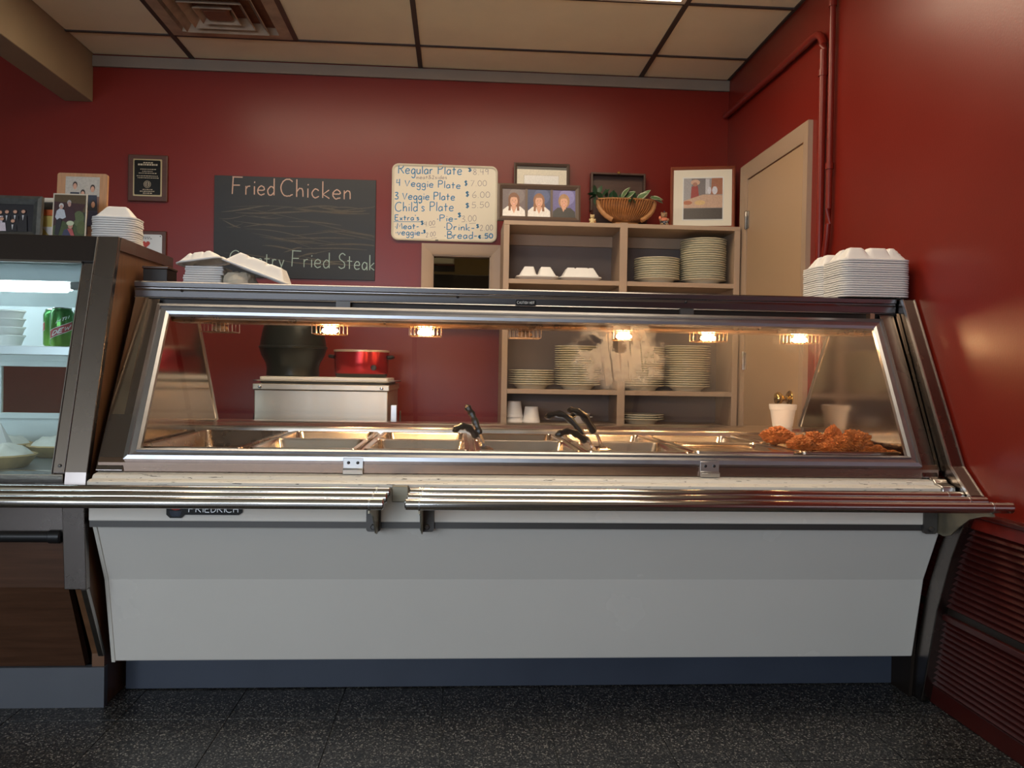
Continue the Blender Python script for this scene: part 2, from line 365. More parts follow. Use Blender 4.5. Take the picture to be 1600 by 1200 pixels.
def crom(P, n=5):
    out = []
    for i in range(len(P)-1):
        p0 = P[max(i-1, 0)]; p1 = P[i]; p2 = P[i+1]; p3 = P[min(i+2, len(P)-1)]
        for k in range(n):
            t = k/n
            out.append(tuple(.5*(2*p1[j]+(p2[j]-p0[j])*t+(2*p0[j]-5*p1[j]+4*p2[j]-p3[j])*t*t+(3*p1[j]-p0[j]-3*p2[j]+p3[j])*t**3) for j in (0, 1)))
    return out+[P[-1]]
def layout(s):
    x = 0; lines = []
    for ch in s:
        if ch == ' ': x += .38; continue
        mx = 0
        for st in G[ch].split(';'):
            sm = st[0] == '~'; P = [tuple(map(float, q.split(','))) for q in st.lstrip('~').split()]
            mx = max(mx, max(p[0] for p in P)); P = crom(P) if sm else P
            lines.append([(x+p[0], p[1]) for p in P])
        x += mx+.15
    return lines, x-.15
def write(b, s, x0, z0, x1, z1, h, wd, fmap, jit=.02, slant=0):
    """strokes of s between two baseline points; fmap(x, z, layer) gives the point in space"""
    lines, W = layout(s); k = (x1-x0)/W; rd = random.Random(s)
    for L in lines:
        L = [(x0+(p[0]+slant*p[1])*k, z0+(z1-z0)*p[0]/W+(p[1]+rd.uniform(-jit, jit))*h) for p in L]
        vs = []
        for i, p in enumerate(L):
            a = L[max(i-1, 0)]; c = L[min(i+1, len(L)-1)]; dx, dz = c[0]-a[0], c[1]-a[1]; q = math.hypot(dx, dz) or 1
            nx, nz = -dz/q*wd/2, dx/q*wd/2
            for sg in (1, -1): vs += [fmap(p[0]+sg*nx, p[1]+sg*nz, 1)]
        b.add(vs, [(2*i, 2*i+1, 2*i+3, 2*i+2) for i in range(len(L)-1)])
    return b
# ================================================================== the room
YW, XR, H = 4.632, 1.50, 2.6567
XL, YF = -4.6, -3.0
C0, R1 = -1.4435, 4.309
# floor: tiles near the counter, plain terrazzo beyond
fl = struct('floor', bx(XL, XR+.1, YF, 7.2, -.06, -.004), 'terrazzo')
tb = B(); g_ = .0012
tb.box(-.1525+g_, .1525-g_, -.1525+g_, .1525-g_, -.004, 0)
t0 = obj('floor_tile', tb, 'terrazzo', fl, smooth=False, bevel=.0008, keep=True)
TS = .305
first = True
for i in range(12):
    for j in range(6):
        x = 1.498-TS*(i+.5); y = 1.20+TS*(j+.5)
        if first: o = t0; first = False
        else: o = t0.copy(); COL.objects.link(o)
        o.location = Vector((x, y, 0))-ORIG[fl.name]
        o.rotation_euler = (0, 0, random.choice((0, pi/2)))
# back wall with the pass-through opening
wx0, wx1, wz0, wz1 = -.142, .178, 1.27, 1.640
wb = B()
wb.box(XL, wx0, YW, YW+.12, 0, H+.05).box(wx1, XR+.12, YW, YW+.12, 0, H+.05).box(wx0, wx1, YW, YW+.12, wz1, H+.05).box(wx0, wx1, YW, YW+.12, 0, wz0)
struct('wall_back', wb, 'red_paint', smooth=False)
wr = struct('wall_right', bx(XR, XR+.12, YF, YW, 0, H+.05), 'red_paint', smooth=False)
struct('wall_left', bx(XL-.12, XL, YF, YW+.12, 0, H+.05), 'plain_wall', smooth=False)
fb = B(); z0, z1 = .85, 2.15
fb.box(XL, WINDOWS[0][0], YF-.1, YF, 0, H+.05).box(WINDOWS[0][1], WINDOWS[1][0], YF-.1, YF, 0, H+.05).box(WINDOWS[1][1], XR, YF-.1, YF, 0, H+.05)
for a, b in WINDOWS: fb.box(a, b, YF-.1, YF, 0, z0).box(a, b, YF-.1, YF, z1, H+.05)
struct('wall_front', fb, 'plain_wall', smooth=False)
# kitchen seen through the opening
kb = B(); kb.box(-1.3, 1.3, 6.9, 7.0, 0, 2.9).box(-1.4, -1.3, YW+.12, 7, 0, 2.9).box(1.3, 1.4, YW+.12, 7, 0, 2.9).box(-1.4, 1.4, YW+.12, 7, 2.8, 2.9)
struct('wall_kitchen', kb, 'ochre_wall', smooth=False)
kt = obj('kitchen_cabinet', bx(-1.25, 1.25, 6.2, 6.88, 0, 1.715), 'dark_brown', smooth=False, bevel=.005)
tag(kt, 'dark tall kitchen cabinet dimly seen through the small wall opening', 'cabinet')
kd = thing('hood_box', 'pale greenish ventilation box high in the dim kitchen behind the small opening', 'vent hood', (-.36, 6.0, 1.72))
obj('body', bx(-.62, -.03, 5.8, 6.15, 1.738, 1.98), 'case_white', kd, bevel=.01); obj('lower_lip', bx(-.63, -.025, 5.79, 6.16, 1.728, 1.738), 'steel_dark', kd)
kl = bpy.data.lights.new('kitchen_fill', 'AREA'); kl.size = .5; kl.energy = 5.0; kl.color = (1, .8, .5)  # added fill light without a fixture, brightens the hood and kitchen wall
klo = bpy.data.objects.new('kitchen_fill', kl); COL.objects.link(klo); klo.location = (.2, 5.25, 2.75)
# window casing of the opening
wn = thing('window_1', 'x', 'window', (.018, YW, wz0)); del wn['label'], wn['category']; wn['kind'] = 'structure'
def casing(parent, ax, a0, a1, b0, b1, wdt, pl, th, m, bottom=False):
    """mitred casing around opening; ax='x' on back wall (a along x), ax='y' on right wall (a along y)"""
    def P(a, z, d): return (a, pl-d, z) if ax == 'x' else (pl-d, a, z)
    def piece(q):
        b = B(); n = []
        for d in (0, th*.75): n += [P(q[0][0], q[0][1], d), P(q[1][0], q[1][1], d)]
        i0, i1 = q[2], q[3]
        b.loft([[P(*q[0], 0), P(*q[0], th), P(*((q[0][0]*.3+q[3][0]*.7), (q[0][1]*.3+q[3][1]*.7)), th*.8), P(*q[3], th*.45), P(*q[3], 0)],
                [P(*q[1], 0), P(*q[1], th), P(*((q[1][0]*.3+q[2][0]*.7), (q[1][1]*.3+q[2][1]*.7)), th*.8), P(*q[2], th*.45), P(*q[2], 0)]])
        return b
    A0, A1, Z1 = a0-wdt, a1+wdt, b1+wdt
    obj('casing_board', piece([(A0, b0), (A0, Z1), (a0, b1), (a0, b0)]), m, parent)
    obj('casing_board', piece([(A1, b0), (A1, Z1), (a1, b1), (a1, b0)]), m, parent)
    obj('casing_board', piece([(A0, Z1), (A1, Z1), (a1, b1), (a0, b1)]), m, parent)
casing(wn, 'x', wx0, wx1, wz0, wz1, .060, YW, .022, 'tan_paint')
sl = B(); sl.box(wx0, wx0+.006, YW-.004, YW+.06, wz0, wz1).box(wx1-.006, wx1, YW-.004, YW+.06, wz0, wz1).box(wx0, wx1, YW-.004, YW+.06, wz1-.006, wz1)
obj('jamb', sl, 'tan_paint', wn, smooth=False)
obj('sill', bx(wx0-.07, wx1+.07, YW-.04, YW+.02, wz0-.03, wz0), 'tan_paint', wn, bevel=.004)
obj('pane', bx(wx0+.006, wx1-.006, YW+.05, YW+.054, wz0, wz1-.006), 'pane_dark', wn, smooth=False)

# ceiling -----------------------------------------------------------------
cb = B(); cb.box(XL, XR+.1, YF, YW+.1, H+.03, H+.08)
cb.box(XL, XR, YF, .649, H, H+.03).box(XL, -2.108, .649, YW, H, H+.03)
ce = struct('ceiling', cb, 'ceiling_tile', smooth=False)
cols = [(-1.965, C0), (C0, C0+1.22), (C0+1.22, C0+2.44), (C0+2.44, XR)]
rows = [(R1, YW)]+[(R1-.61*(k+1), R1-.61*k) for k in range(6)]
LIGHTS = {(1, 2), (2, 2), (2, 4)}; VENT = (1, 1)
gw = .012
for ci, (a, b) in enumerate(cols):
    for ri, (c, d) in enumerate(rows):
        if (ci, ri) in LIGHTS: continue
        aa = a
        if (ci, ri) == VENT:
            aa = a+.61; obj('grid_bar', bx(a+.61-gw, a+.61+gw, c, d, H-.003, H+.01), 'fog_brown', ce, smooth=False)
        obj('ceiling_tile', bx(aa+gw*.7, b-gw*.7, c+gw*.7, d-gw*.7, H+.002+random.uniform(0, .002), H+.016), 'ceiling_tile', ce, smooth=False)
for x in (C0, C0+1.22, C0+2.44): obj('grid_bar', bx(x-gw, x+gw, .649, YW, H-.004, H+.022), 'grid_brown', ce, smooth=False)
for k in range(7):
    y = R1-.61*k
    obj('grid_bar', bx(-1.965, XR, y-gw*.7, y+gw*.7, H-.003, H+.022), 'grid_brown', ce, smooth=False)
obj('wall_angle', bx(XR-.014, XR, .649, YW, H-.004, H+.02), 'grid_brown', ce, smooth=False)
struct('ceiling_beam', bx(-2.108, -1.962, YF, YW, 2.408, H+.02), 'beam_paint', smooth=False, bevel=.004)
struct('trim_1', bx(-1.962, XR, YW-.018, YW, 2.594, H-.004), 'trim_grey', smooth=False, bevel=.003)
# ceiling fixtures
def troffer(x0, x1, y0, y1, label):
    t = thing('ceiling_light', label, 'light fixture', ((x0+x1)/2, (y0+y1)/2, H-.004), 'fluorescent ceiling fixtures')
    b = B(); f = .035
    b.box(x0+.012, x1-.012, y0+.012, y0+f, H-.006, H+.025).box(x0+.012, x1-.012, y1-f, y1-.012, H-.006, H+.025).box(x0+.012, x0+f, y0+f, y1-f, H-.006, H+.025).box(x1-f, x1-.012, y0+f, y1-f, H-.006, H+.025)
    obj('frame', b, 'mat_cream', t, smooth=False)
    obj('diffuser', bx(x0+f, x1-f, y0+f, y1-f, H-.004, H+.008), 'troffer_glow', t, smooth=False)
troffer(C0+1.22, C0+2.44, rows[2][0], rows[2][1], 'bright fluorescent ceiling fixture cut by the top edge right of centre')
troffer(C0, C0+1.22, rows[2][0], rows[2][1], 'fluorescent ceiling fixture next in line beyond the air vent')
troffer(C0+1.22, C0+2.44, rows[4][0], rows[4][1], 'fluorescent ceiling fixture over the tray rails in front of the counter')
# square air diffuser
vx0, vx1, vy0, vy1 = C0+.012, C0+.598, 3.711, 4.297
vt = thing('ceiling_vent', 'dusty square stepped air vent in the suspended ceiling', 'air vent', ((vx0+vx1)/2, (vy0+vy1)/2, H-.02))
def sq(cx, cy, s, z): return [(cx-s, cy-s, z), (cx+s, cy-s, z), (cx+s, cy+s, z), (cx-s, cy+s, z)]
vcx, vcy = (vx0+vx1)/2, (vy0+vy1)/2
mat('vent_paint', (.42, .31, .22), .6, var=.55, scale=12)
mat('vent_rust', (.20, .085, .05), .7, var=.4, scale=20)
obj('face_plate', B().loft([sq(vcx, vcy, .293, H+.004), sq(vcx, vcy, .293, H-.004), sq(vcx, vcy, .235, H-.006), sq(vcx, vcy, .215, H+.05)], False, False), 'vent_paint', vt, smooth=False)
for s in (.20, .145, .09):
    obj('louver_ring', B().loft([sq(vcx, vcy, s, H-.022), sq(vcx, vcy, s-.036, H+.02), sq(vcx, vcy, s-.038, H+.018), sq(vcx, vcy, s-.003, H-.024), sq(vcx, vcy, s, H-.022)], False, False), 'vent_paint', vt, smooth=False)
obj('centre_plate', B().loft([sq(vcx, vcy, .062, H-.01), sq(vcx, vcy, .05, H-.02)]), 'vent_rust', vt, smooth=False)
obj('duct_throat', bx(vx0+.06, vx1-.06, vy0+.06, vy1-.06, H+.0255, H+.029), 'vent_rust', vt, smooth=False)

# right wall: slatted lower panel ------------------------------------------
obj('slat_cap', bx(XR-.030, XR+.01, .3, 2.62, .612, .626), 'red_slat', wr, bevel=.003)
obj('gap_strip', bx(XR-.014, XR+.01, .3, 2.62, .296, .318), 'dark_brown', wr)  # dark strip standing in for the dark open gap between the slat sections
obj('top_board', bx(XR-.022, XR+.01, .3, 2.62, .575, .612), 'red_paint', wr, bevel=.003)
obj('lower_cap', bx(XR-.026, XR+.01, .3, 2.62, .276, .296), 'red_slat', wr, bevel=.003)
def slats(z0, z1, n):
    p = (z1-z0)/n
    for k in range(n):
        z = z0+k*p
        b = B().add(*(lambda pr: ([(XR+x, .3, z+h) for x, h in pr]+[(XR+x, 2.62, z+h) for x, h in pr], [tuple(range(5)), tuple(range(9, 4, -1))]+[(i, i+5, (i+1) % 5+5, (i+1) % 5) for i in range(5)]))([(.005, 0), (-.020, .001), (-.023, .004), (-.008, p-.0012), (.005, p-.0012)]))
        obj('slat', b, 'red_slat', wr, smooth=False)
slats(.318, .575, 14); slats(.062, .276, 12)
struct('baseboard_right', bx(XR-.018, XR, .3, 2.62, 0, .06), 'red_slat', bevel=.004)
# door on the right wall
dr = thing('door_1', 'x', 'door', (XR, 3.92, 0)); del dr['label'], dr['category']; dr['kind'] = 'structure'
casing(dr, 'y', 3.566, 4.268, 0, 2.025, .075, XR, .022, 'tan_paint')
obj('door_leaf', bx(XR-.008, XR+.02, 3.572, 4.262, .008, 2.018), 'door_paint', dr, smooth=False, bevel=.002)
for z in (1.81, 1.08, .2):
    hb = B(); hb.lathe([(.007, z-.045), (.007, z-.015), (.0062, z-.0145), (.0062, z-.0135), (.007, z-.013), (.007, z+.015), (.0062, z+.0155), (.007, z+.016), (.007, z+.045), (.004, z+.05)], 10, XR-.014, 4.268)
    hb.box(XR-.011, XR-.008, 4.235, 4.266, z-.045, z+.045)
    obj('hinge', hb, 'steel_dark', dr)
kx, ky, kz = XR-.008, 3.655, .905
kb = B().lathe([(.0, 0), (.036, 0), (.036, .004), (.030, .010), (.014, .014), (.011, .030), (.016, .036), (.027, .046), (.029, .056), (.024, .066), (.010, .070)], 20)
kb.xf(Matrix.Translation((kx, ky, kz)) @ Matrix.Rotation(-pi/2, 4, 'Y'))
obj('knob', kb, 'brass', dr)
# conduits on the right wall
def pipe(name, pts, r, label):
    b = B().tube(pts, r, 10); o = obj(name, b, 'red_paint'); return tag(o, label, 'pipe')
px_ = XR-.0205
arc = [(px_, 3.36+.09-.09*cos(a), 2.345+.09*sin(a)) for a in [pi*.5*k/6 for k in range(7)]]
p1_ = pipe('conduit', [(px_, 3.36, .02), (px_, 3.36, 1.5)]+arc+[(px_, 3.8, 2.437), (px_, 4.25, 2.447), (px_, 4.62, 2.455)], .016, 'thick red conduit bending from vertical to run above the tan door')
p2_ = pipe('conduit', [(px_, 3.33, .02), (px_, 3.33, 1.34), (px_, 3.327, 1.40), (px_, 3.318, 1.46), (px_, 3.305, 1.51), (px_, 3.292, 1.56), (px_, 3.283, 1.62), (px_, 3.28, 1.68), (px_, 3.28, 2.655)], .0125, 'thin straight red conduit rising to the ceiling beside the door')
for o, ys in ((p1_, ((3.36, 2.25), (3.36, 1.2))), (p2_, ((3.28, 1.85), (3.28, 2.5)))):
    for y, z in ys:
        obj('clamp', B().tube([(px_, y, z-.012), (px_, y, z+.012)], .0165 if o is p2_ else .0195, 10), 'red_paint', o)
# ================================================================== steam table
X0, X1 = -.995, 1.44
st = thing('steam_table', 'long white enamel and stainless steam table with slanted glass front', 'steam table', (.22, 2.9, 0))
KS = .561; NL = math.hypot(1, KS); E1 = Vector((0, KS/NL, 1/NL)); E2 = Vector((0, -1/NL, KS/NL)); PB = Vector((0, 2.40, .725))
def sl(x, z, o=0):                      # point on the slanted front plane at height z, o metres in front of it
    return PB+Vector((x, 0, 0))+E1*((z-.725)*NL)+E2*o
def slbox(b, x0, x1, z0, z1, o0, o1):
    q = [sl(x, z, o) for o in (o1, o0) for x, z in ((x0, z0), (x1, z0), (x1, z1), (x0, z1))]
    return b.add(q, [(0, 1, 2, 3), (7, 6, 5, 4), (0, 4, 5, 1), (1, 5, 6, 2), (2, 6, 7, 3), (3, 7, 4, 0)])
# body
obj('lower_front_panel', B().prism([(2.385, .560), (2.468, .388), (2.523, .132), (2.56, .132), (2.505, .39), (2.425, .560)], X0, X1), 'enamel_white', st, smooth=False, bevel=.004)
obj('side_flange', B().prism([(2.382, .556), (2.465, .388), (2.520, .130), (2.53, .130), (2.475, .389), (2.392, .556)], X0-.004, X0+.006), 'enamel_side', st, smooth=False)
obj('fascia_panel', bx(X0, 1.40, 2.345, 2.42, .578, .690), 'enamel_white', st, smooth=False, bevel=.003)
obj('dark_trim_strip', bx(X0, 1.42, 2.352, 2.42, .560, .578), 'bracket_iron', st, smooth=False)
obj('serving_ledge', B().prism([(2.340, .672), (2.334, .678), (2.334, .686), (2.340, .690), (2.366, .692), (2.370, .699), (2.376, .702), (2.412, .706), (2.43, .706), (2.43, .672)], X0, 1.43), 'enamel_worn', st, smooth=True)
cap = B().prism([(2.328, .665), (2.322, .676), (2.326, .693), (2.362, .699), (2.372, .709), (2.418, .714), (2.43, .665)], 1.405, 1.447)
obj('ledge_end_cap', cap, 'steel', st, bevel=.004)
obj('sill_band', B().prism([(2.412, .700), (2.404, .708), (2.404, .732), (2.412, .745), (2.47, .75), (2.47, .700)], X0, X1), 'band_lamp_tint', st, smooth=False)
obj('cabinet_body', B().prism([(2.56, .135), (2.51, .39), (2.43, .56), (2.43, .68), (3.44, .68), (3.44, .135)], X0+.005, X1-.005), 'steel_dark', st, smooth=False)
obj('kick_plate', bx(-1.005, 1.44, 2.645, 2.665, .004, .135), 'kick_daylit_blue', st, smooth=False)
obj('plinth', bx(-.98, 1.43, 2.67, 3.40, .0, .134), 'dark_brown', st, smooth=False)
# deck and wells
Yf, Yr, ZD = 2.50, 3.20, .764
dk = B().box(-.955, 1.44, 2.472, Yf, .681, ZD-.003).box(-.955, 1.44, Yr, 3.23, .681, ZD-.003)
BX = [-.951+.3344*k for k in range(8)]
for x in BX: dk.box(x-.007, x+.007, Yf, Yr, .681, ZD-.004)
obj('deck', dk, 'pan_steel', st, smooth=False)
obj('well_liner', bx(-.955, 1.44, Yf, Yr, .681, .686), 'pan_dull', st, smooth=False)
obj('rear_rail', B().prism([(3.232, .685), (3.232, .772), (3.236, .782), (3.25, .784), (3.262, .792), (3.28, .797), (3.40, .797), (3.44, .79), (3.44, .685)], -.955, 1.44), 'pan_steel', st)
# end panels
def ends(xa, xb, nm, m):
    obj(nm, B().prism([(2.412, .728), (2.665, 1.216), (3.175, 1.216), (3.185, 1.16), (3.45, .765), (3.45, .742), (2.44, .742)], xa, xb), m, st, smooth=False)
ends(X0, -.955, 'end_panel', 'steel_mirror'); ends(1.44, 1.449, 'end_panel', 'steel_mirror')
for xa in (-.955, 1.437):
    tr = B(); tr.add([(xa, 3.178, 1.17), (xa+.003, 3.178, 1.17), (xa+.003, 3.45, .768), (xa, 3.45, .768), (xa, 3.155, 1.17), (xa+.003, 3.155, 1.17), (xa+.003, 3.427, .768), (xa, 3.427, .768)],
           [(0, 1, 2, 3), (4, 7, 6, 5), (0, 4, 5, 1), (1, 5, 6, 2), (2, 6, 7, 3), (3, 7, 4, 0)])
    obj('end_panel_edge', tr, 'steel_satin', st, smooth=False)
jb = B(); slbox(jb, -1.0, -.926, .712, 1.215, -.03, -.004); obj('jamb_panel', jb, 'steel_bronze', st, smooth=False, bevel=.002)
jb = B(); slbox(jb, 1.388, 1.437, .712, 1.215, -.03, -.004); obj('jamb_panel', jb, 'steel_bronze', st, smooth=False, bevel=.002)
# right end post hugging the wall
out = [(2.652, 1.262), (2.362, .748), (2.268, .674), (2.288, .600), (2.350, .480), (2.416, .305), (2.488, .002)]
inn = [(2.56, .002), (2.484, .32), (2.41, .50), (2.345, .61), (2.335, .66), (2.425, .73), (2.72, 1.262)]
obj('end_post', B().prism(out+inn, 1.452, 1.492), 'steel_bronze', st, smooth=False, bevel=.003)
rb = B(); rb.prism([(a-.004, b) for a, b in out[:3]]+[(a+.01, b) for a, b in out[2::-1]], 1.4505, 1.4535).prism([(a-.004, b) for a, b in out[:3]]+[(a+.01, b) for a, b in out[2::-1]], 1.4895, 1.4925)
obj('post_bead', rb, 'steel_satin', st, smooth=False)
obj('end_skirt', B().prism([(2.425, .55), (2.50, .39), (2.53, .10), (2.54, 0), (3.4, 0), (3.4, .7), (2.43, .7)], 1.441, 1.4515), 'dark_brown', st, smooth=False)
# canopy
CX0, CX1 = -1.005, 1.447
cn = obj('canopy', B().prism([(2.690, 1.217), (2.684, 1.219), (2.681, 1.238), (2.684, 1.247), (2.679, 1.250), (2.677, 1.264), (2.682, 1.268), (3.20, 1.268), (3.20, 1.214), (2.72, 1.214)], CX0, CX1), 'canopy_steel', st, smooth=False, bevel=.0012)
obj('canopy_bead', B().tube([(CX0, 2.684, 1.2165), (CX1, 2.684, 1.2165)], .0022, 6), 'aluminium', cn)
for x in (-.86, .0, .74): obj('rivet', B().sphere((x, 2.680, 1.240), .005, 8, 6), 'black_plastic', cn)
obj('soffit_strip', bx(-.955, 1.437, 2.70, 2.79, 1.165, 1.214), 'dark_brown', st, smooth=False)
# lamp housing and lamps
obj('lamp_housing', B().prism([(2.79, 1.214), (2.79, 1.158), (2.80, 1.150), (2.92, 1.150), (2.93, 1.158), (2.93, 1.214)], -.93, 1.437), 'copper_housing', st, smooth=False)
ly = 2.855
for x, on in ((-.79, 0), (-.428, 1), (-.107, 1), (.23, 0), (.573, 1), (.869, 1), (1.194, 1)):
    lm = obj('heat_lamp', B().lathe([(.03, 1.153), (.034, 1.150), (.030, 1.146), (.012, 1.142), (.0, 1.142)], 14, x, ly), 'copper_housing', st)
    obj('bulb', B().lathe([(.010, 1.143), (.020, 1.138), (.023, 1.130), (.017, 1.124), (.004, 1.121)], 12, x, ly, 1.2, 1), 'bulb_glow' if on else 'bulb_off', lm)
    gb = B(); W = .052
    for i in range(9):
        xx = x-W+2*W*i/8
        gb.tube([(xx, ly-.045, 1.150), (xx, ly-.045, 1.120), (xx, ly+.045, 1.120), (xx, ly+.045, 1.150)], .0014, 5)
    for yy in (-.045, 0, .045): gb.tube([(x-W, ly+yy, 1.1195), (x+W, ly+yy, 1.1195)], .0016, 5)
    obj('wire_guard', gb, 'copper_housing', lm)
# glass and its frame
FX0, FX1, FZ0, FZ1 = -.925, 1.386, .737, 1.191
iX0, iX1, iZ0, iZ1 = -.885, 1.350, .768, 1.160
def rail(p, q, r_, s_):
    """moulded frame member: outer edge p-q, inner edge r_-s_ (x,z pairs)"""
    b = B(); rings = []
    for (a, c) in ((p, s_), (q, r_)):
        R = []
        for t, o in ((0, -.006), (0, .012), (.30, .016), (.36, .010), (.72, .008), (.78, .013), (1, .008), (1, -.006)):
            R.append(sl(a[0]+(c[0]-a[0])*t, a[1]+(c[1]-a[1])*t, o))
        rings.append(R)
    return b.loft(rings)
gf = obj('glass_frame', rail((FX0, FZ1), (FX1, FZ1), (iX1, iZ1), (iX0, iZ1)), 'aluminium', st, smooth=False)
obj('frame_rail', rail((FX0, FZ0), (FX1, FZ0), (iX1, iZ0), (iX0, iZ0)), 'aluminium', st, smooth=False)
obj('frame_stile', rail((FX0, FZ0), (FX0, FZ1), (iX0, iZ1), (iX0, iZ0)), 'aluminium', st, smooth=False)
obj('frame_stile', rail((FX1, FZ0), (FX1, FZ1), (iX1, iZ1), (iX1, iZ0)), 'aluminium', st, smooth=False)
pb = B(); slbox(pb, iX0-.005, iX1+.005, iZ0-.004, iZ1+.004, .000, .004); obj('glass_pane', pb, 'pane_steamed', st, smooth=False)
for x in (-.289, .742):
    lb = B(); lb.prism([(2.400, .706), (2.388, .706), (2.386, .718), (2.396, .722), (2.396, .751), (2.408, .757), (2.42, .757), (2.42, .75), (2.404, .742)], x-.028, x+.028)
    c = obj('latch_clip', lb, 'steel_satin', st, bevel=.0008)
    for dx in (-.013, .013):
        sb = B().lathe([(.0045, 0), (.0045, .002), (.002, .003)], 10); sb.xf(Matrix.Translation((x+dx, 2.396, .738)) @ Matrix.Rotation(pi/2, 4, 'X')); obj('screw', sb, 'black_plastic', c)
for x in (-.36, .74): obj('hinge_tab', B().box(x-.022, x+.022, 2.665, 2.685, 1.196, 1.217), 'bracket_iron', st, smooth=False)
obj('canopy_strut', bx(1.355, 1.37, 2.672, 2.70, 1.18, 1.216), 'copper_housing', st, smooth=False)
# maker's badge and warning plate
def flatXZ(y): return lambda x, z, l: (x, y, z)
bd = obj('maker_badge', B().loft([[(x, y, z) for x, z in ((-.786, .640), (-.786, .597), (-.776, .588), (-.746, .588), (-.737, .597), (-.592, .597), (-.582, .604), (-.582, .627), (-.592, .632), (-.73, .632), (-.735, .640))] for y in (2.3445, 2.339)]), 'plaque_black', st, smooth=False)
b = B(); write(b, 'FRIEDRICH', -.726, .6045, -.594, .6045, .017, .0021, flatXZ(2.3385), 0); obj('badge_lettering', b, 'steel_satin', bd, smooth=False)
b = B().loft([[( -.761+.017*cos(a), 2.3388, .621+.012*sin(a)) for a in [2*pi*k/16 for k in range(16)]], [(-.761+.006*cos(a), 2.3375, .621+.004*sin(a)) for a in [2*pi*k/16 for k in range(16)]]]); obj('badge_crest', b, 'heart_red', bd)
b = B().loft([[(x, 2.3388, z) for x, z in ((-.778, .608), (-.775, .597), (-.770, .592), (-.752, .592), (-.747, .597), (-.744, .608))], [(x, 2.338, z) for x, z in ((-.776, .607), (-.774, .598), (-.769, .594), (-.753, .594), (-.748, .598), (-.746, .607))]]); obj('badge_shield', b, 'kick_daylit_blue', bd)
wp = obj('warning_plate', B().loft([rrectXZ(.218, 1.2265, .066, .017, .004, 2.6835), rrectXZ(.218, 1.2265, .066, .017, .004, 2.680)]), 'plaque_black', st, smooth=False)
b = B(); write(b, 'CAUTION HOT', .190, 1.2225, .246, 1.2225, .008, .0011, flatXZ(2.6795), 0); obj('warning_lettering', b, 'print_white', wp, smooth=False)
# tray rails
RZ, RR = .668, .0145
rails = []
for xa, xb in ((-2.6, -.176), (-.124, 1.452)):
    for k, y in enumerate((2.10, 2.20, 2.30)):
        xe = xb+(.010-.005*k if xb > 1 else 0)
        b = B(); e = .003
        b.loft([[(x, y+r*cos(2*pi*i/20), RZ+r*sin(2*pi*i/20)) for i in range(20)] for x, r in ((xa, RR-e), (xa+e, RR), (xe-e, RR), (xe, RR-e))])
        rails.append(obj('tray_rail', b, 'chrome', st))
gus = [(2.345, .653), (2.09, .653), (2.088, .646), (2.13, .640), (2.19, .622), (2.24, .590), (2.275, .562), (2.31, .552), (2.345, .556)]
for x, side in ((-.212, 1), (-.088, -1), (1.405, 1)):
    g = obj('bracket', B().prism(gus, x-.002, x+.002), 'gusset_olive', st, smooth=False)
    mb = B().loft([rrectXZ(x-(.012 if x < 1 else .024)*side, .602, .040, .098, .008, 2.350), rrectXZ(x-(.012 if x < 1 else .024)*side, .602, .040, .098, .008, 2.338)]); obj('mounting_plate', mb, 'bracket_iron', g)
    for z in (.567, .628):
        sb = B().lathe([(.0085, 0), (.0085, .005), (.006, .008)], 6); sb.xf(Matrix.Translation((x-(.012 if x < 1 else .024)*side, 2.338, z)) @ Matrix.Rotation(pi/2, 4, 'X')); obj('bolt', sb, 'bracket_iron', g)
    for y in (2.10, 2.20, 2.30):
        c = B().loft([[(xx, y+RR*1.06*cos(2*pi*i/16), RZ+RR*1.06*sin(2*pi*i/16)) for i in range(16)] for xx in (x-.0022, x+.0022)]); obj('rail_saddle', c, 'steel_satin', g)
obj('rail_joint_box', bx(-.172, -.128, 2.312, 2.345, .640, .684), 'gusset_olive', st, bevel=.002)

# ---------------------------------------------------------------- pans
def pan(cx, y0, y1, depth, name, label, m='pan_steel', w=.318, group=None, lift=0):
    cy, d = (y0+y1)/2, y1-y0-.004; z = ZD+.001+lift
    R = lambda ww, dd, r, zz: rrect(cx, cy, ww, dd, r, zz, 4)
    b = B().loft([R(w, d, .018, z-.006), R(w, d, .018, z), R(w-.004, d-.004, .018, z+.003), R(w-.030, d-.030, .022, z+.003), R(w-.036, d-.036, .022, z-.002), R(w-.050, d-.050, .03, z-depth+.008), R(w-.062, d-.062, .03, z-depth),
                  ], False, True)
    o = obj(name, b, m); return tag(o, label, 'food pan', group)
cxs = [(BX[k]+BX[k+1])/2 for k in range(7)]
pan(cxs[0], Yf, Yr, .06, 'steam_pan', 'full-length dull brownish steel pan at the left end of the steam table', 'pan_dull')
YM = 2.855
for k in (1, 2, 3, 4): pan(cxs[k], Yf, YM-.002, .06, 'steam_pan', 'empty shiny half pan in the front row, %s from the left' % {1: 'second', 2: 'third', 3: 'fourth', 4: 'fifth'}[k], group='half pans in the front row')
for k in (1, 2, 3, 4, 5): pan(cxs[k], YM+.002, Yr, .06, 'steam_pan', 'shiny half pan in the rear row of the steam table, %s from the left' % {1: 'second', 2: 'third', 3: 'fourth', 4: 'fifth', 5: 'sixth'}[k], group='half pans in the rear row', lift=0)
pan(cxs[5], Yf, YM-.002, .012, 'steam_pan', 'shallow copper-toned tray in the front row left of the fried chicken', 'pan_steel', w=.326, lift=.004)
pan(cxs[6], YM+.002, Yr, .016, 'steam_pan', 'grey steel pan behind the fried chicken tray', 'pan_steel', lift=.006)
pan(cxs[6], Yf, YM-.002, .014, 'steam_pan', 'dark steel tray holding the fried chicken pieces', 'pan_dull', w=.326, lift=.006)
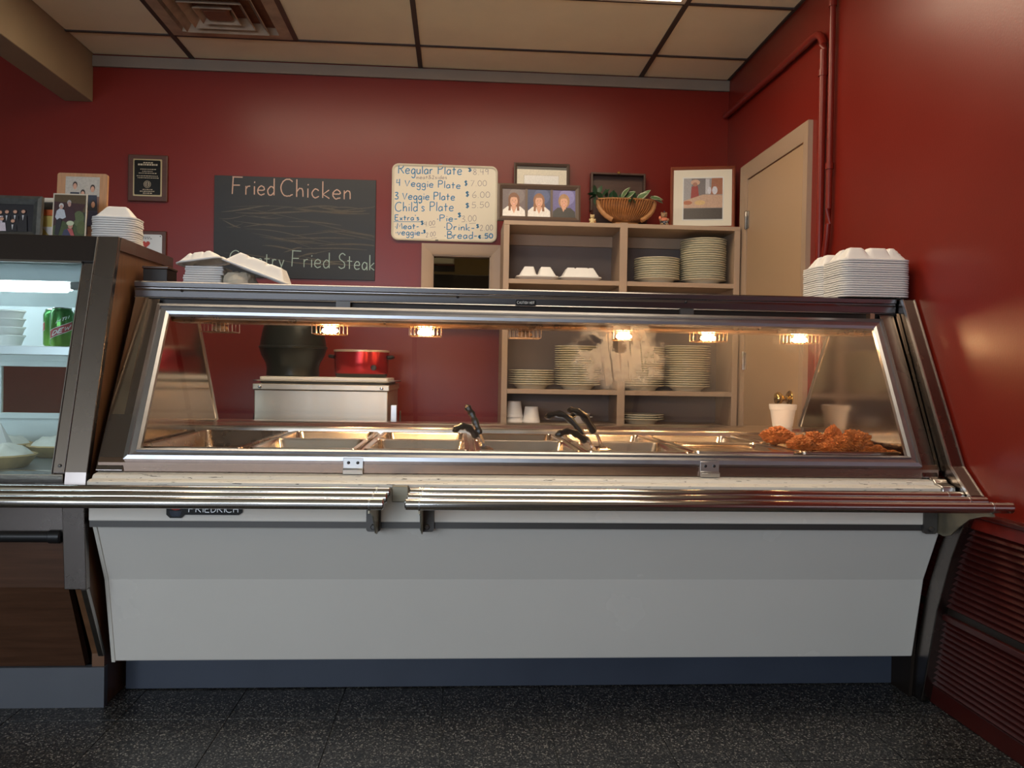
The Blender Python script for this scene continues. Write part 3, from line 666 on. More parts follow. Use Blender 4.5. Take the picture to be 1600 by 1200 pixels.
# fried chicken
def chicken(c, s, seed, label, name='fried_chicken'):
    bm = bmesh.new(); bmesh.ops.create_icosphere(bm, subdivisions=5, radius=1); b = B()
    off = Vector((seed*7.3, seed*3.1, seed))
    for v in bm.verts:
        p = v.co.copy()
        d = 1+.34*noise.noise(p*1.6+off)+.26*abs(noise.noise(p*3.6+off))+.18*noise.noise(p*8+off)+.10*noise.noise(p*17+off)
        v.co = Vector((p.x*s[0]*d, p.y*s[1]*d, p.z*s[2]*d))
    mz = min(v.co.z for v in bm.verts)
    b.add([v.co+Vector((c[0], c[1], c[2]-mz)) for v in bm.verts], [[v.index for v in f.verts] for f in bm.faces]); bm.free()
    return tag(obj(name, b, 'chicken_crust'), label, 'fried chicken', 'fried chicken pieces in the tray')
zt = ZD-.007
chicken((1.080, 2.74, zt+.014), (.050, .036, .027), 1, 'large fried chicken piece propped high at the left of the tray')
chicken((1.098, 2.60, zt), (.036, .04, .024), 2, 'round fried chicken piece in front of the tall left one')
chicken((1.155, 2.62, zt), (.036, .04, .027), 3, 'fried chicken piece second from the front left of the pile')
chicken((1.170, 2.56, zt), (.034, .03, .016), 4, 'small low fried chicken piece at the front of the pile')
chicken((1.222, 2.58, zt), (.032, .034, .026), 5, 'pale fried chicken piece in the middle of the tray')
chicken((1.245, 2.69, zt+.006), (.027, .030, .036), 6, 'upright dark reddish fried chicken piece behind the middle')
chicken((1.282, 2.60, zt), (.040, .04, .032), 8, 'big fried chicken piece right of the middle of the tray')
chicken((1.325, 2.66, zt), (.034, .04, .028), 9, 'fried chicken piece at the right of the pile')
chicken((1.318, 2.56, zt), (.036, .026, .014), 10, 'flat fried chicken piece at the front right of the pile')
chicken((1.375, 2.55, zt), (.017, .016, .009), 11, 'tiny crumb of fried chicken alone at the tray right end')
# tongs
def tongs(base, tipA, tipB, label, bendA=.01, bendB=.01):
    """two spring arms from the pan up to the black scalloped handles; base = jaw point"""
    t = thing('tongs', label, 'tongs', base, 'tongs resting in the pans')
    base = Vector(base)
    for tip, bend in ((Vector(tipA), bendA), (Vector(tipB), bendB)):
        mid = base.lerp(tip, .22)+Vector((0, 0, bend))
        P = [base, base.lerp(mid, .5)+Vector((0, 0, bend*.5)), mid]
        arm = B(); prev = None; rings = []
        side = (tip-base).cross(Vector((0, 0, 1))).normalized()
        for q, p in enumerate(P):
            n = (P[min(q+1, 2)]-P[max(q-1, 0)]).normalized(); u = side.cross(n).normalized()
            rings.append([p+side*.008+u*.002, p-side*.008+u*.002, p-side*.008-u*.002, p+side*.008-u*.002])
        arm.loft(rings)
        a = obj('arm', arm, 'pan_steel', t, smooth=False)
        hb = B(); pts = []; rr = []
        for k in range(15):
            u = k/14; p = mid.lerp(tip, u)+Vector((0, 0, bend*1.6*sin(pi*u)))
            pts.append(p); rr.append(.0085+.0018*sin(u*22)+(.002 if .05 < u < .97 else 0))
        pts.append(tip+(tip-mid).normalized()*.005); rr.append(.005)
        hb.tube(pts, .01, 8, rr); obj('handle', hb, 'black_plastic', a)
    jb = B()
    for sg in (-1, 1):
        jb.loft([rrect(base.x+sg*.006, base.y, .034, .02, .006, base.z-.004, 2), rrect(base.x+sg*.010, base.y-.012, .046, .03, .008, base.z-.013, 2)])
    obj('scalloped_jaw', jb, 'pan_steel', t)
    pv = B().tube([base+Vector((0, -.012, 0)), base+Vector((0, .012, 0))], .006, 8); obj('pivot', pv, 'steel_dark', t)
tongs((.088, 2.63, .772), (-.005, 2.62, .818), (.034, 2.66, .892), 'steel tongs with one black handle upright and one lying left', .014, .006)
tongs((.432, 2.60, .768), (.288, 2.66, .862), (.312, 2.56, .812), 'steel tongs with two black handles pointing left beside the fourth pan', .02, .012)
tongs((.470, 2.68, .772), (.362, 2.68, .884), (.380, 2.74, .862), 'steel tongs with long black handle in front of the white bowl', .014, .02)
# foam cup on the rear rail
cu = thing('foam_cup', 'white foam cup standing on the rear rail behind the chicken', 'cup', (1.33, 3.33, .797))
obj('cup_wall', B().lathe([(.036, .797), (.040, .802), (.050, .868), (.0535, .869), (.055, .884), (.0545, .890), (.050, .890), (.047, .865), (.037, .803)], 28, 1.33, 3.33, c1=True), 'foam', cu)
# ================================================================== refrigerated display case on the left
DX0, DX1 = -2.60, -1.02
dc = thing('display_case', 'wood-grain and steel refrigerated display case with lit glass front', 'display case', (-1.8, 2.75, 0))
fr = [(2.60, 1.385), (2.40, .706), (2.386, .61), (2.404, .38), (2.52, .156), (2.52, .0)]
obj('side_panel', B().prism(fr+[(3.05, 0), (3.05, 1.385)], -1.055, DX1), 'case_side_wood', dc, smooth=False)
obj('side_top_band', B().prism([(2.585, 1.347), (2.595, 1.388), (3.055, 1.388), (3.055, 1.352)], DX1, -1.012), 'steel_dark', dc, smooth=False, bevel=.001)
def strip(xa, xb, pts, th, nm, m): obj(nm, B().prism(pts+[(y+th, z) for y, z in pts[::-1]], xa, xb), m, dc, smooth=False, bevel=.002)
P1 = [(2.580, 1.388), (2.378, .706), (2.364, .61), (2.382, .38)]
strip(-1.074, -1.014, P1, .024, 'corner_post', 'steel_bronze')
strip(-1.112, -1.076, [(2.572, 1.318), (2.390, .704)], .024, 'glass_stop', 'steel_bronze')
strip(-1.030, -1.014, [(2.382, .38), (2.500, .154)], .02, 'lower_edge_trim', 'steel_dark')
for xx in (-1.0755, -1.1135): strip(xx-.0012, xx+.0012, [(2.570, 1.318), (2.386, .704)] if xx < -1.1 else [(2.576, 1.385), (2.376, .706)], .01, 'bright_bead', 'steel_satin')
obj('top_fascia', B().prism([(2.560, 1.308), (2.582, 1.388), (2.62, 1.388), (2.60, 1.308)], DX0, -1.074), 'dark_brown', dc, smooth=False, bevel=.003)
obj('top_bead', B().tube([(DX0, 2.560, 1.306), (-1.112, 2.560, 1.306)], .004, 6), 'steel_satin', dc)
obj('top_board', bx(DX0, -1.055, 2.60, 3.05, 1.365, 1.386), 'dark_brown', dc, smooth=False)
obj('interior_top', B().prism([(2.61, 1.33), (2.61, 1.362), (3.0, 1.362), (3.0, 1.20), (2.985, 1.20)], DX0, -1.056), 'case_white', dc, smooth=False)
pb = B(); k2 = (2.575-2.392)/(1.31-.70)
pb.prism([(2.394, .70), (2.398, .70), (2.581, 1.31), (2.577, 1.31)], DX0, -1.113); obj('glass_pane', pb, 'pane_case', dc, smooth=False)
obj('inner_side_liner', B().prism([(2.42, .70), (2.60, 1.31), (3.0, 1.31), (3.0, .70)], -1.058, -1.0555), 'case_white', dc, smooth=False)
obj('rear_panel', bx(DX0, -1.056, 2.985, 3.0, 1.06, 1.22), 'case_white', dc, smooth=False)
obj('rear_lower_rail', bx(DX0, -1.056, 2.985, 3.0, .70, .815), 'case_white', dc, smooth=False)
# sliding rear door
fbm = B(); a0, a1, c0_, c1_ = -1.578, -1.10, .815, 1.014
fbm.box(a0, a1, 2.975, 2.99, c0_, c0_+.02).box(a0, a1, 2.975, 2.99, c1_-.02, c1_).box(a0, a0+.022, 2.975, 2.99, c0_+.02, c1_-.02).box(a1-.022, a1, 2.975, 2.99, c0_+.02, c1_-.02)
sd = obj('sliding_door', fbm, 'case_white', dc, smooth=False, bevel=.002)
obj('door_glass', bx(a0+.022, a1-.022, 2.981, 2.984, c0_+.02, c1_-.02), 'pane_case', sd, smooth=False)
obj('rear_top_rail', bx(DX0, -1.056, 2.985, 3.0, 1.014, 1.06), 'case_white', dc, smooth=False)
obj('rear_left_panel', bx(DX0, -1.578, 2.985, 3.0, .815, 1.014), 'case_white', dc, smooth=False)
# shelf and light
sh = obj('shelf', bx(DX0, -1.085, 2.64, 2.96, 1.046, 1.056), 'case_white', dc, smooth=False)
obj('shelf_front_edge', bx(DX0, -1.085, 2.622, 2.64, 1.030, 1.058), 'steel_satin', sh, bevel=.002)
lt = obj('light_fixture', B().prism([(2.66, 1.258), (2.66, 1.335), (2.74, 1.335), (2.74, 1.258)], DX0, -1.10), 'case_white', dc, smooth=False, bevel=.003)
obj('fluorescent_tube', B().loft([[(x, 2.695+r*cos(2*pi*i/14), 1.242+r*sin(2*pi*i/14)) for i in range(14)] for x, r in ((DX0, .016), (-1.215, .016), (-1.21, .010), (-1.20, .010))]), 'tube_glow', lt)
obj('hidden_fill_tube', B().loft([[(x, 2.668+.006*cos(2*pi*i/10), 1.0395+.006*sin(2*pi*i/10)) for i in range(10)] for x in (DX0, -1.13)]), 'tube_glow', sh)  # unseen glowing tube added behind the shelf lip to brighten the pies
obj('tube_holder', bx(-1.20, -1.14, 2.68, 2.71, 1.236, 1.260), 'bracket_iron', lt, bevel=.003)
obj('case_deck', bx(DX0, -1.056, 2.42, 3.0, .685, .70), 'case_floor', dc, smooth=False)
# front below the glass
obj('front_sill', B().prism([(2.374, .676), (2.372, .700), (2.40, .706), (2.43, .706), (2.43, .676)], DX0, -1.076), 'steel', dc, smooth=False, bevel=.002)
obj('upper_front_panel', bx(DX0, -1.074, 2.386, 2.41, .53, .676), 'steel_bronze', dc, smooth=False)
obj('bumper', B().loft([[(x, 2.382+r*cos(2*pi*i/12)*.9, .527+r*sin(2*pi*i/12)) for i in range(12)] for x, r in ((DX0, .016), (-1.115, .016), (-1.113, .019), (-1.085, .019), (-1.08, .014))]), 'black_rubber', dc)
obj('front_board', B().prism([(2.392, .512), (2.407, .38), (2.52, .120), (2.55, .120), (2.43, .39), (2.42, .512)], DX0, -1.074), 'case_wood', dc, smooth=False)
obj('kick_plate', bx(DX0, -1.016, 2.510, 2.535, .0, .118), 'kick_grey', dc, smooth=False)
obj('case_body', bx(DX0, -1.056, 2.56, 3.04, .0, .68), 'dark_brown', dc, smooth=False)
sb = B().sphere((-1.094, 2.394, .722), .005, 8, 6); obj('screw', sb, 'aluminium', dc)

# soda cans
CR, CH = .0328, .1222
def can(label):
    t = thing('soda_can', label, 'can', (0, 0, 0), 'soda cans on the case shelf')
    obj('can_body', B().lathe([(.024, .0), (.027, .002), (CR, .010), (CR, .104), (.0300, .112), (.0270, .116), (.0272, .119), (.0262, .1195)], 28, c1=False), 'can_green', t, keep=True)
    obj('can_top', B().lathe([(.0272, .119), (.0278, .1205), (.0270, CH), (.0255, CH), (.0245, .1175), (.002, .1175)], 24, c0=False), 'can_lid', t, keep=True)
    pt = B().loft([rrect(0, -.006, .012, .018, .005, .1178, 3), rrect(0, -.006, .012, .018, .005, .1188, 3)]); obj('pull_tab', pt, 'can_lid', t, keep=True)
    f = lambda R: (lambda x, z, l: (R*sin(x/CR), -R*cos(x/CR), z))
    b = B(); tl = .42
    for turn in (0, pi*CR):
        b.mi = 0; q = f(CR+.0003)
        n = 12; xs = [-.036+.074*i/n+turn for i in range(n+1)]
        b.add([q(x, .052+tl*(x-turn)+(.012 if s else -.012), 0) for x in xs for s in (0, 1)], [(2*i, 2*i+1, 2*i+3, 2*i+2) for i in range(n)])
        b.mi = 2; q3 = f(CR+.00045)
        for s0_, s1_ in ((-.0135, -.012), (.012, .0135)): b.add([q3(x, .052+tl*(x-turn)+s, 0) for x in xs for s in (s0_, s1_)], [(2*i, 2*i+1, 2*i+3, 2*i+2) for i in range(n)])
        b.mi = 1; write(b, 'DEW', -.026+turn, .052-.007-tl*.026, .026+turn, .052-.007+tl*.026, .014, .0048, f(CR+.0005), 0, .25)
        b.mi = 2; write(b, 'DEW', -.026+turn, .052-.007-tl*.026, .026+turn, .052-.007+tl*.026, .014, .0026, f(CR+.0008), 0, .25)
        write(b, 'MTN', -.012+turn, .070+.002, .022+turn, .086+.002, .010, .0022, f(CR+.0005), 0, .25)
    obj('can_logo', b, ['print_red', 'print_red', 'print_white'], t, smooth=False, keep=True)
    return t
c1 = can('green soda can in front of the others on the lit case shelf'); c1.location = (-1.222, 2.680, 1.056); c1.rotation_euler = (0, 0, radians(16))
dup(c1, (-1.283, 2.765, 1.056), radians(80), 'green soda can half hidden behind on the left on the case shelf')
dup(c1, (-1.205, 2.79, 1.056), radians(150), 'shadowed green soda can behind on the right on the case shelf')
for k in range(4):
    o = obj('paper_bowl', B().lathe([(.036, 0), (.037, .002), (.048, .032), (.051, .033), (.051, .037), (.047, .037), (.034, .004)], 24, -1.415, 2.74).xf(Matrix.Translation((0, 0, 1.056+.026*k))), 'foam')
    tag(o, ordinal(3-k)+' pale paper bowl of the stack at the case shelf left end', 'bowl', 'nested paper bowls on the case shelf')
# pies in the case
def pie(x, y, r, seed, label):
    t = thing('cream_pie', label, 'pie', (x, y, .70))
    b = B(); rings = []
    n = 40
    for rr, z, wv in ((.72, .0, 0), (.80, .004, 0), (.98, .030, .02), (1.03, .036, .035), (.98, .040, .03), (.93, .037, 0)):
        rings.append([(x+r*(rr+wv*sin(16*a))*cos(a), y+r*(rr+wv*sin(16*a))*sin(a), .70+z) for a in [2*pi*i/n for i in range(n)]])
    obj('crust', b.loft(rings), 'pie_crust', t)
    m = B(); rings = []
    for j in range(9):
        q = 1-j/8.6
        rings.append([Vector((x+r*.95*q*cos(a), y+r*.95*q*sin(a), .735+.030*(1-q**3)+.012*noise.noise(Vector((q*cos(a)*4+seed, q*sin(a)*4, seed))))) for a in [2*pi*i/n for i in range(n)]])
    obj('meringue', m.loft(rings), 'meringue', t)
pie(-1.335, 2.535, .100, 1, 'meringue pie nearest the glass at the left of the case')
pie(-1.300, 2.86, .10, 4, 'cream pie at the back right of the case beside the steel post')
pie(-1.515, 2.88, .10, 9, 'cream pie at the back left of the case behind the white card')
cdb = B(); cdb.loft([[(-1.50, 2.645, .7005), (-1.345, 2.645, .7005), (-1.345, 2.70, .7005), (-1.50, 2.70, .7005)], [(-1.50, 2.668, .820), (-1.398, 2.668, .820), (-1.398, 2.673, .820), (-1.50, 2.673, .820)]])
tag(obj('folded_card', cdb, 'paper', smooth=False), 'white folded card standing behind the front pie', 'card')

# ================================================================== foam boxes
def shell(b, w, d, h, x, y, z, lobes, rim=.0072, flip=1, M=None):
    """one half of a foam clamshell: rim, tapered lobed hump, hollow underneath"""
    s0 = len(b.v); n = 6; rr = .034
    RR = lambda k, zz: rrect(0, 0, w-k, d-k, rr, zz, n)
    b.loft([RR(.004, 0), RR(0, .0012), RR(0, rim-.0022), RR(.005, rim-.0012), RR(.014, rim), RR(.03, rim), RR(.03, 0), RR(.004, 0)], False, False)
    # hump as a height field
    nx, ny = 28, 28; W, D = w-.03, d-.03; vs = []; fs = []
    def hh(u, v):
        ex = min(u, 1-u)*W; ey = min(v, 1-v)*D; tp = .028
        a = min(ex, ey)/tp; a = max(0, min(1, a)); a = a*a*(3-2*a)*.15+a*.85
        g = 0
        for ax, q, wd, dp in lobes:
            t = abs((u if ax == 'u' else v)-q)/wd
            if t < 1: g = max(g, dp*(1-t*t))
        return h*a*(1-g)
    for layer in (0, 1):
        for j in range(ny+1):
            for i in range(nx+1):
                u, v = i/nx, j/ny; vs.append((-W/2+u*W, -D/2+v*D, rim+hh(u, v)-layer*.0028))
    q = (nx+1)*(ny+1)
    for j in range(ny):
        for i in range(nx):
            a = j*(nx+1)+i; fs.append((a, a+1, a+nx+2, a+nx+1)); fs.append((q+a+nx+1, q+a+nx+2, q+a+1, q+a))
    b.add(vs, fs)
    if M is None: M = Matrix.Translation((x, y, z))
    b.xf(M, s0); return b
# right-hand stack of opened clamshells on the canopy
LB = [('u', .40, .05, .35), ('v', .5, .07, .6), ('u', .75, .03, .25)]
def opened(w, d, h, lob):
    b = B(); shell(b, w, d, h, 0, -d/2-.001, 0, lob); shell(b, w, d, h, 0, d/2+.001, 0, lob)
    b.box(-w/2+.03, w/2-.03, -.0025, .0025, .002, .0055)
    return b
ow, od = .234, .176
o0 = obj('foam_clamshell', opened(ow, od, .040, LB), 'foam', keep=True)
tag(o0, 'white opened foam clamshell in the stack at the right end of the canopy', 'takeout box', 'opened foam clamshells stacked on the right')
n = 17; pitch = .00735
for k in range(n):
    o = o0 if k == 0 else o0.copy()
    if k: COL.objects.link(o)
    o.location = (1.367+random.uniform(-.0012, .0012), 2.822+random.uniform(-.001, .001), 1.2685+k*pitch); o.rotation_euler = (0, 0, radians(-1)+random.uniform(-.003, .003))
    o['label'] = ordinal(n-1-k)+' opened white foam clamshell of the stack on the canopy right end'
# small stack on the display case
o0 = obj('foam_clamshell', shell(B(), .140, .112, .036, 0, 0, 0, [('v', .5, .04, .2)]), 'foam', keep=True)
tag(o0, 'small white foam clamshell in the stack on top of the display case', 'takeout box', 'small foam clamshells stacked on the case')
for k in range(12):
    o = o0 if k == 0 else o0.copy()
    if k: COL.objects.link(o)
    o.location = (-1.086+random.uniform(-.0015, .0015), 2.755, 1.387+k*.0070); o.rotation_euler = (0, 0, radians(4)+random.uniform(-.004, .004))
    o['label'] = ordinal(11-k)+' small white foam box of the stack on the display case'
# loose ones at the left of the canopy
bxo = thing('dark_box', 'small dark brown cardboard box at the left end of the canopy', 'box', (-.955, 2.775, 1.268))
obj('box_body', bx(-.998, -.922, 2.73, 2.82, 1.268, 1.312), 'dark_brown', bxo, bevel=.002)
obj('box_lid', B().box(-1.0, -.919, 2.728, 2.822, 1.312, 1.320), 'dark_wood', bxo, bevel=.002)
for k, (lab, dx) in enumerate((('lower white napkin block under the open foam box', 0), ('upper white napkin block under the open foam box', .006))):
    z = 1.2685+k*.0285
    nb = thing('napkin_block', lab, 'napkins', (-.815+dx, 2.78, z), 'napkin blocks on the canopy')
    for q in range(4):
        obj('napkin_layer', B().loft([rrect(-.815+dx, 2.79, .122-.003*(q % 2), .12, .006, z+.007*q, 2), rrect(-.815+dx, 2.79, .122-.003*(q % 2), .12, .006, z+.007*q+.0062, 2)]), 'paper', nb, smooth=False, bevel=.001)
cs = thing('open_clamshell', 'cream foam clamshell lying open and tilted over the napkins', 'takeout box', (-.72, 2.78, 1.268))
lobL = [('u', .3, .03, .22), ('u', .62, .03, .22), ('v', .5, .05, .3)]
Mr = Matrix.Translation((-.650, 2.79, 1.307)) @ Matrix.Rotation(radians(20), 4, 'Y')
b = B(); shell(b, .225, .17, .038, 0, 0, 0, lobL, M=Mr); obj('lid', b, 'foam', cs)
Ml = Matrix.Translation((-.826, 2.80, 1.340)) @ Matrix.Rotation(radians(-9), 4, 'Y')
b = B(); shell(b, .15, .17, .026, 0, 0, 0, lobL, M=Ml); obj('base', b, 'foam', cs)
pp = B(); rings = []
for j, (f, z) in enumerate(((1, 0), (1.02, .012), (.96, .024), (.8, .036), (.4, .040))):
    rings.append([Vector((-.705+.052*f*cos(a)*(1+.15*noise.noise(Vector((cos(a)*2, sin(a)*2, j*.7)))), 2.77+.06*f*sin(a), 1.2685+z+.006*noise.noise(Vector((cos(a)*3, sin(a)*3, j))))) for a in [2*pi*i/22 for i in range(22)]])
tag(obj('crumpled_paper', pp.loft(rings), 'cream_paper', smooth=False), 'crumpled cream paper under the tilted foam lid', 'paper')
# ================================================================== wall boards
WY = YW-.002
ch = thing('chalkboard', 'black chalkboard with handwritten dishes on the red wall', 'chalkboard', (-.887, WY, 1.49))
obj('board', bx(-1.319, -.455, WY-.008, WY, 1.490, 2.037), 'chalkboard', ch, smooth=False, bevel=.001)
fy = flatXZ(WY-.0088)
for s, x0, z0, x1, z1, h, wd, mm in (('Fried', -1.224, 1.937, -1.002, 1.938, .092, .0060, 'chalk_peach'), ('Chicken', -.966, 1.936, -.594, 1.928, .092, .0060, 'chalk_peach'),
                                     ('Country', -1.232, 1.560, -.945, 1.552, .076, .0050, 'chalk_mint'), ('Fried', -.902, 1.555, -.702, 1.552, .085, .0050, 'chalk_mint'), ('Steak', -.652, 1.552, -.458, 1.545, .082, .0050, 'chalk_mint')):
    obj('chalk_word', write(B(), s, x0, z0, x1, z1, h, wd, fy, .02), mm, ch, smooth=False)
b = B(); rd = random.Random(3)
for k in range(44):
    x = rd.uniform(-1.30, -.72); z = rd.uniform(1.60, 1.90); L = rd.uniform(.08, .45); wd = rd.uniform(.0015, .010); sl_ = rd.uniform(-.12, .05)
    P = [(min(-.46, x+L*t), z+sl_*L*t+.02*sin(t*2.2+k)) for t in [i/8 for i in range(9)]]
    fk = flatXZ(WY-.0082-k*.00001)
    b.add([fk(p[0], p[1]+s*wd*sin(pi*(i+.5)/9.5), 0) for i, p in enumerate(P) for s in (-.5, .5)], [(2*i, 2*i+1, 2*i+3, 2*i+2) for i in range(8)])
obj('chalk_smear', b, 'chalk_dust', ch, smooth=False, kind='stuff')
wbd = thing('whiteboard', 'cream whiteboard price menu in blue and grey marker', 'whiteboard', (-.08, WY, 1.71))
bc, bz, bw, bh = -.080, 1.9225, .578, .418
obj('board', B().loft([rrectXZ(bc, bz, bw-.02, bh-.02, .03, WY-.001), rrectXZ(bc, bz, bw-.02, bh-.02, .03, WY-.012)]), 'board_white', wbd, smooth=False)
obj('frame', B().loft([rrectXZ(bc, bz, bw, bh, .036, WY, 6), rrectXZ(bc, bz, bw, bh, .036, WY-.016, 6), rrectXZ(bc, bz, bw-.010, bh-.010, .032, WY-.019, 6), rrectXZ(bc, bz, bw-.024, bh-.024, .026, WY-.016, 6), rrectXZ(bc, bz, bw-.024, bh-.024, .026, WY-.011, 6)], False, False), 'board_frame', wbd)
obj('clip', bx(-.128, -.112, WY-.021, WY-.015, 1.7155, 1.7205), 'bracket_iron', wbd)
TE = [('Regular Plate', -.335, 2.073, .009, 2.077, .053, 4), ('meat&2sides', -.238, 2.046, -.071, 2.051, .020, 0), ('4 Veggie Plate', -.345, 2.006, .003, 2.000, .039, 3), ('3 Veggie Plate', -.354, 1.932, -.027, 1.936, .042, 4),
      ("Child's Plate", -.349, 1.866, -.033, 1.877, .050, 3), ("Extra's", -.351, 1.817, -.220, 1.821, .030, 3), ('\u2022Pie-', -.123, 1.818, -.011, 1.821, .035, 3), ('\u2022Meat-', -.351, 1.770, -.220, 1.774, .032, 3),
      ('\u2022Drink-', -.084, 1.774, .084, 1.772, .037, 3), ('\u2022veggie-', -.347, 1.738, -.195, 1.739, .034, 3), ('\u2022Bread-', -.080, 1.726, .099, 1.729, .039, 3), ('\u00a2.50', .106, 1.730, .185, 1.735, .028, 5),
      ('$', .044, 2.095, .063, 2.096, .025, 4), ('$', .026, 2.018, .041, 2.018, .028, 3), ('$', .033, 1.959, .051, 1.959, .028, 4), ('$', .034, 1.896, .052, 1.897, .027, 4), ('$', -.008, 1.844, .009, 1.844, .025, 4),
      ('$', -.210, 1.797, -.195, 1.797, .022, 3), ('$', .094, 1.788, .109, 1.788, .021, 3), ('$', -.195, 1.752, -.183, 1.752, .018, 3),
      ('8.49', .072, 2.079, .156, 2.082, .034, 0), ('7.00', .059, 2.016, .146, 2.020, .034, 0), ('6.00', .070, 1.953, .165, 1.957, .036, 0), ('5.50', .068, 1.897, .162, 1.903, .034, 0), ('3.00', .013, 1.817, .093, 1.826, .037, 0),
      ('4.00', -.190, 1.787, -.133, 1.798, .028, 0), ('2.00', .115, 1.773, .185, 1.778, .034, 0), ('2.00', -.180, 1.728, -.129, 1.738, .028, 0)]
fy = flatXZ(WY-.0126)
def words(s, x0, z0, x1, z1):
    W = layout(s)[1]; x = 0
    for wd_ in s.split(' '):
        q = layout(wd_)[1]; a, b = x/W, min(1, (x+q)/W)
        yield wd_, x0+(x1-x0)*a, z0+(z1-z0)*a, x0+(x1-x0)*b, z0+(z1-z0)*b
        x += q+.15+.38
for s_, x0_, z0_, x1_, z1_, h, wgt in TE:
  for s, x0, z0, x1, z1 in words(s_, x0_, z0_, x1_, z1_):
    obj('menu_text', write(B(), s, x0, z0+.004, x1, z1+.004, h, .0034+.0005*wgt if wgt else .0024, fy, .015), 'ink_teal' if wgt else 'ink_grey', wbd, smooth=False)
for m_, q in (('ink_teal', (-.356, 1.812, .151, .003)), ('ink_grey', (.056, 1.814, .036, .002)), ('ink_grey', (-.158, 1.787, .03, .002)), ('ink_grey', (-.150, 1.728, .03, .002))):
    obj('underline', B().add([fy(*p, 0) for p in ((q[0], q[1]), (q[0]+q[2], q[1]+.003), (q[0]+q[2], q[1]+.003+q[3]), (q[0], q[1]+q[3]))], [(0, 1, 2, 3)]), m_, wbd, smooth=False)

# ================================================================== pictures
def ell(cx, cz, rx, rz, n=16): return [(cx+rx*cos(2*pi*i/n), cz+rz*sin(2*pi*i/n)) for i in range(n)]
def prnt(name, x0, x1, z0, z1, y, shapes, bg, parent, M=None):
    b = B(); b.col = bg; w_, h_ = x1-x0, z1-z0
    b.add([(x0, y, z0), (x1, y, z0), (x1, y, z1), (x0, y, z1)], [(0, 1, 2, 3)])
    for k, (c, P) in enumerate(shapes):
        b.col = c
        pts = [(x0+min(1, max(0, u))*w_, y-.0002*(k+1), z0+min(1, max(0, v))*h_) for u, v in P]
        b.add(pts, [tuple(range(len(pts)))])
    if M: b.xf(M)
    return obj(name, b, 'photo_print', parent, smooth=False)
def frame_bars(x0, x1, z0, z1, y, bw, th, prof=True):
    """mitred picture frame in the XZ plane, front towards -y"""
    b = B(); o = [(x0, z0), (x1, z0), (x1, z1), (x0, z1)]; i = [(x0+bw, z0+bw), (x1-bw, z0+bw), (x1-bw, z1-bw), (x0+bw, z1-bw)]
    m = [tuple(o[k][j]*.6+i[k][j]*.4 for j in (0, 1)) for k in range(4)]
    R = [[(p[0], y, p[1]) for p in o], [(p[0], y-th*.8, p[1]) for p in o], [(p[0], y-th, p[1]) for p in m], [(p[0], y-th*.55, p[1]) for p in i], [(p[0], y, p[1]) for p in i]]
    return b.loft(R, False, False)
def lean(x, y, z, tilt, yawd=0):
    return Matrix.Translation((x, y, z)) @ Matrix.Rotation(radians(yawd), 4, 'Z') @ Matrix.Rotation(radians(-tilt), 4, 'X') @ Matrix.Translation((-x, -y, -z))
SK = (.62, .34, .23); HB = (.17, .065, .03); BLK = (.012, .011, .014); WHT = (.75, .73, .70)
# triple portrait frame
tx0, tx1, tz0, ty = .197, .630, 1.784, 4.345; M = lean(.41, ty, tz0, 7, 0)
tf = thing('picture_frame', 'brown triple frame of three school portraits on top of the shelf unit', 'picture frame', (.41, ty, tz0))
obj('frame', frame_bars(tx0, tx1, tz0, tz0+.198, ty, .026, .022).xf(M), 'frame_brown', tf, smooth=False)
obj('backing', bx(tx0+.004, tx1-.004, ty-.004, ty, tz0+.004, tz0+.194).xf(M), 'frame_brown', tf, smooth=False)
iw = (tx1-tx0-.052-.024)/3
def portrait(hair, shirt, collar, long_, bgc, hl):
    sh = [(bgc[1], ell(.62, .75, .35, .3)), (hair, ell(.5, .60, .25, .27))]
    if long_: sh += [(hair, [(.22, .24), (.30, .68), (.70, .68), (.80, .24), (.62, .12), (.36, .12)])]
    sh += [(SK, [(.02, .02), (.08, .22), (.92, .22), (.98, .02)]), (shirt, [(.0, .0), (.02, .22), (.22, .36), (.78, .36), (.98, .22), (1, 0)])]
    if long_: sh += [(SK, [(.36, .36), (.50, .10), (.64, .36)]), (hair, [(.26, .20), (.30, .6), (.38, .55), (.36, .2)]), (hair, [(.74, .20), (.70, .6), (.62, .55), (.64, .2)])]
    else: sh += [(SK, [(.38, .38), (.47, .20), (.58, .38)])]
    sh += [(SK, [(.42, .30), (.42, .46), (.58, .46), (.58, .30)]), (SK, ell(.5, .55, .165, .20)), (hl, [(.33, .68), (.40, .78), (.60, .78), (.67, .68), (.5, .70)]),
           (BLK, ell(.43, .58, .018, .012, 8)), (BLK, ell(.57, .58, .018, .012, 8)), ((.5, .2, .15), [(.485, .50), (.515, .50), (.5, .545)]), ((.55, .12, .10), ell(.5, .445, .07, .022, 10)), ((.8, .75, .7), ell(.5, .45, .05, .010, 8))]
    return sh
bgs = [((.13, .10, .11), (.17, .14, .15)), ((.03, .05, .14), (.06, .09, .22)), ((.12, .11, .30), (.20, .19, .45))]
specs = [(HB, WHT, 0, True, 0, HB), ((.24, .10, .045), WHT, 0, True, 1, (.26, .12, .06)), ((.34, .19, .09), (.03, .03, .032), 0, False, 2, (.36, .20, .10))]
for k in range(3):
    xa = tx0+.026+k*(iw+.012); bgc = bgs[k]; s = specs[k]
    prnt('portrait_print', xa, xa+iw, tz0+.026, tz0+.172, ty-.0085, portrait(s[0], s[1], 0, s[3], bgc, s[5]), bgc[0], tf, M)
    if k: obj('divider', bx(xa-.012, xa, ty-.014, ty-.003, tz0+.026, tz0+.172).xf(M), 'frame_brown', tf, smooth=False)
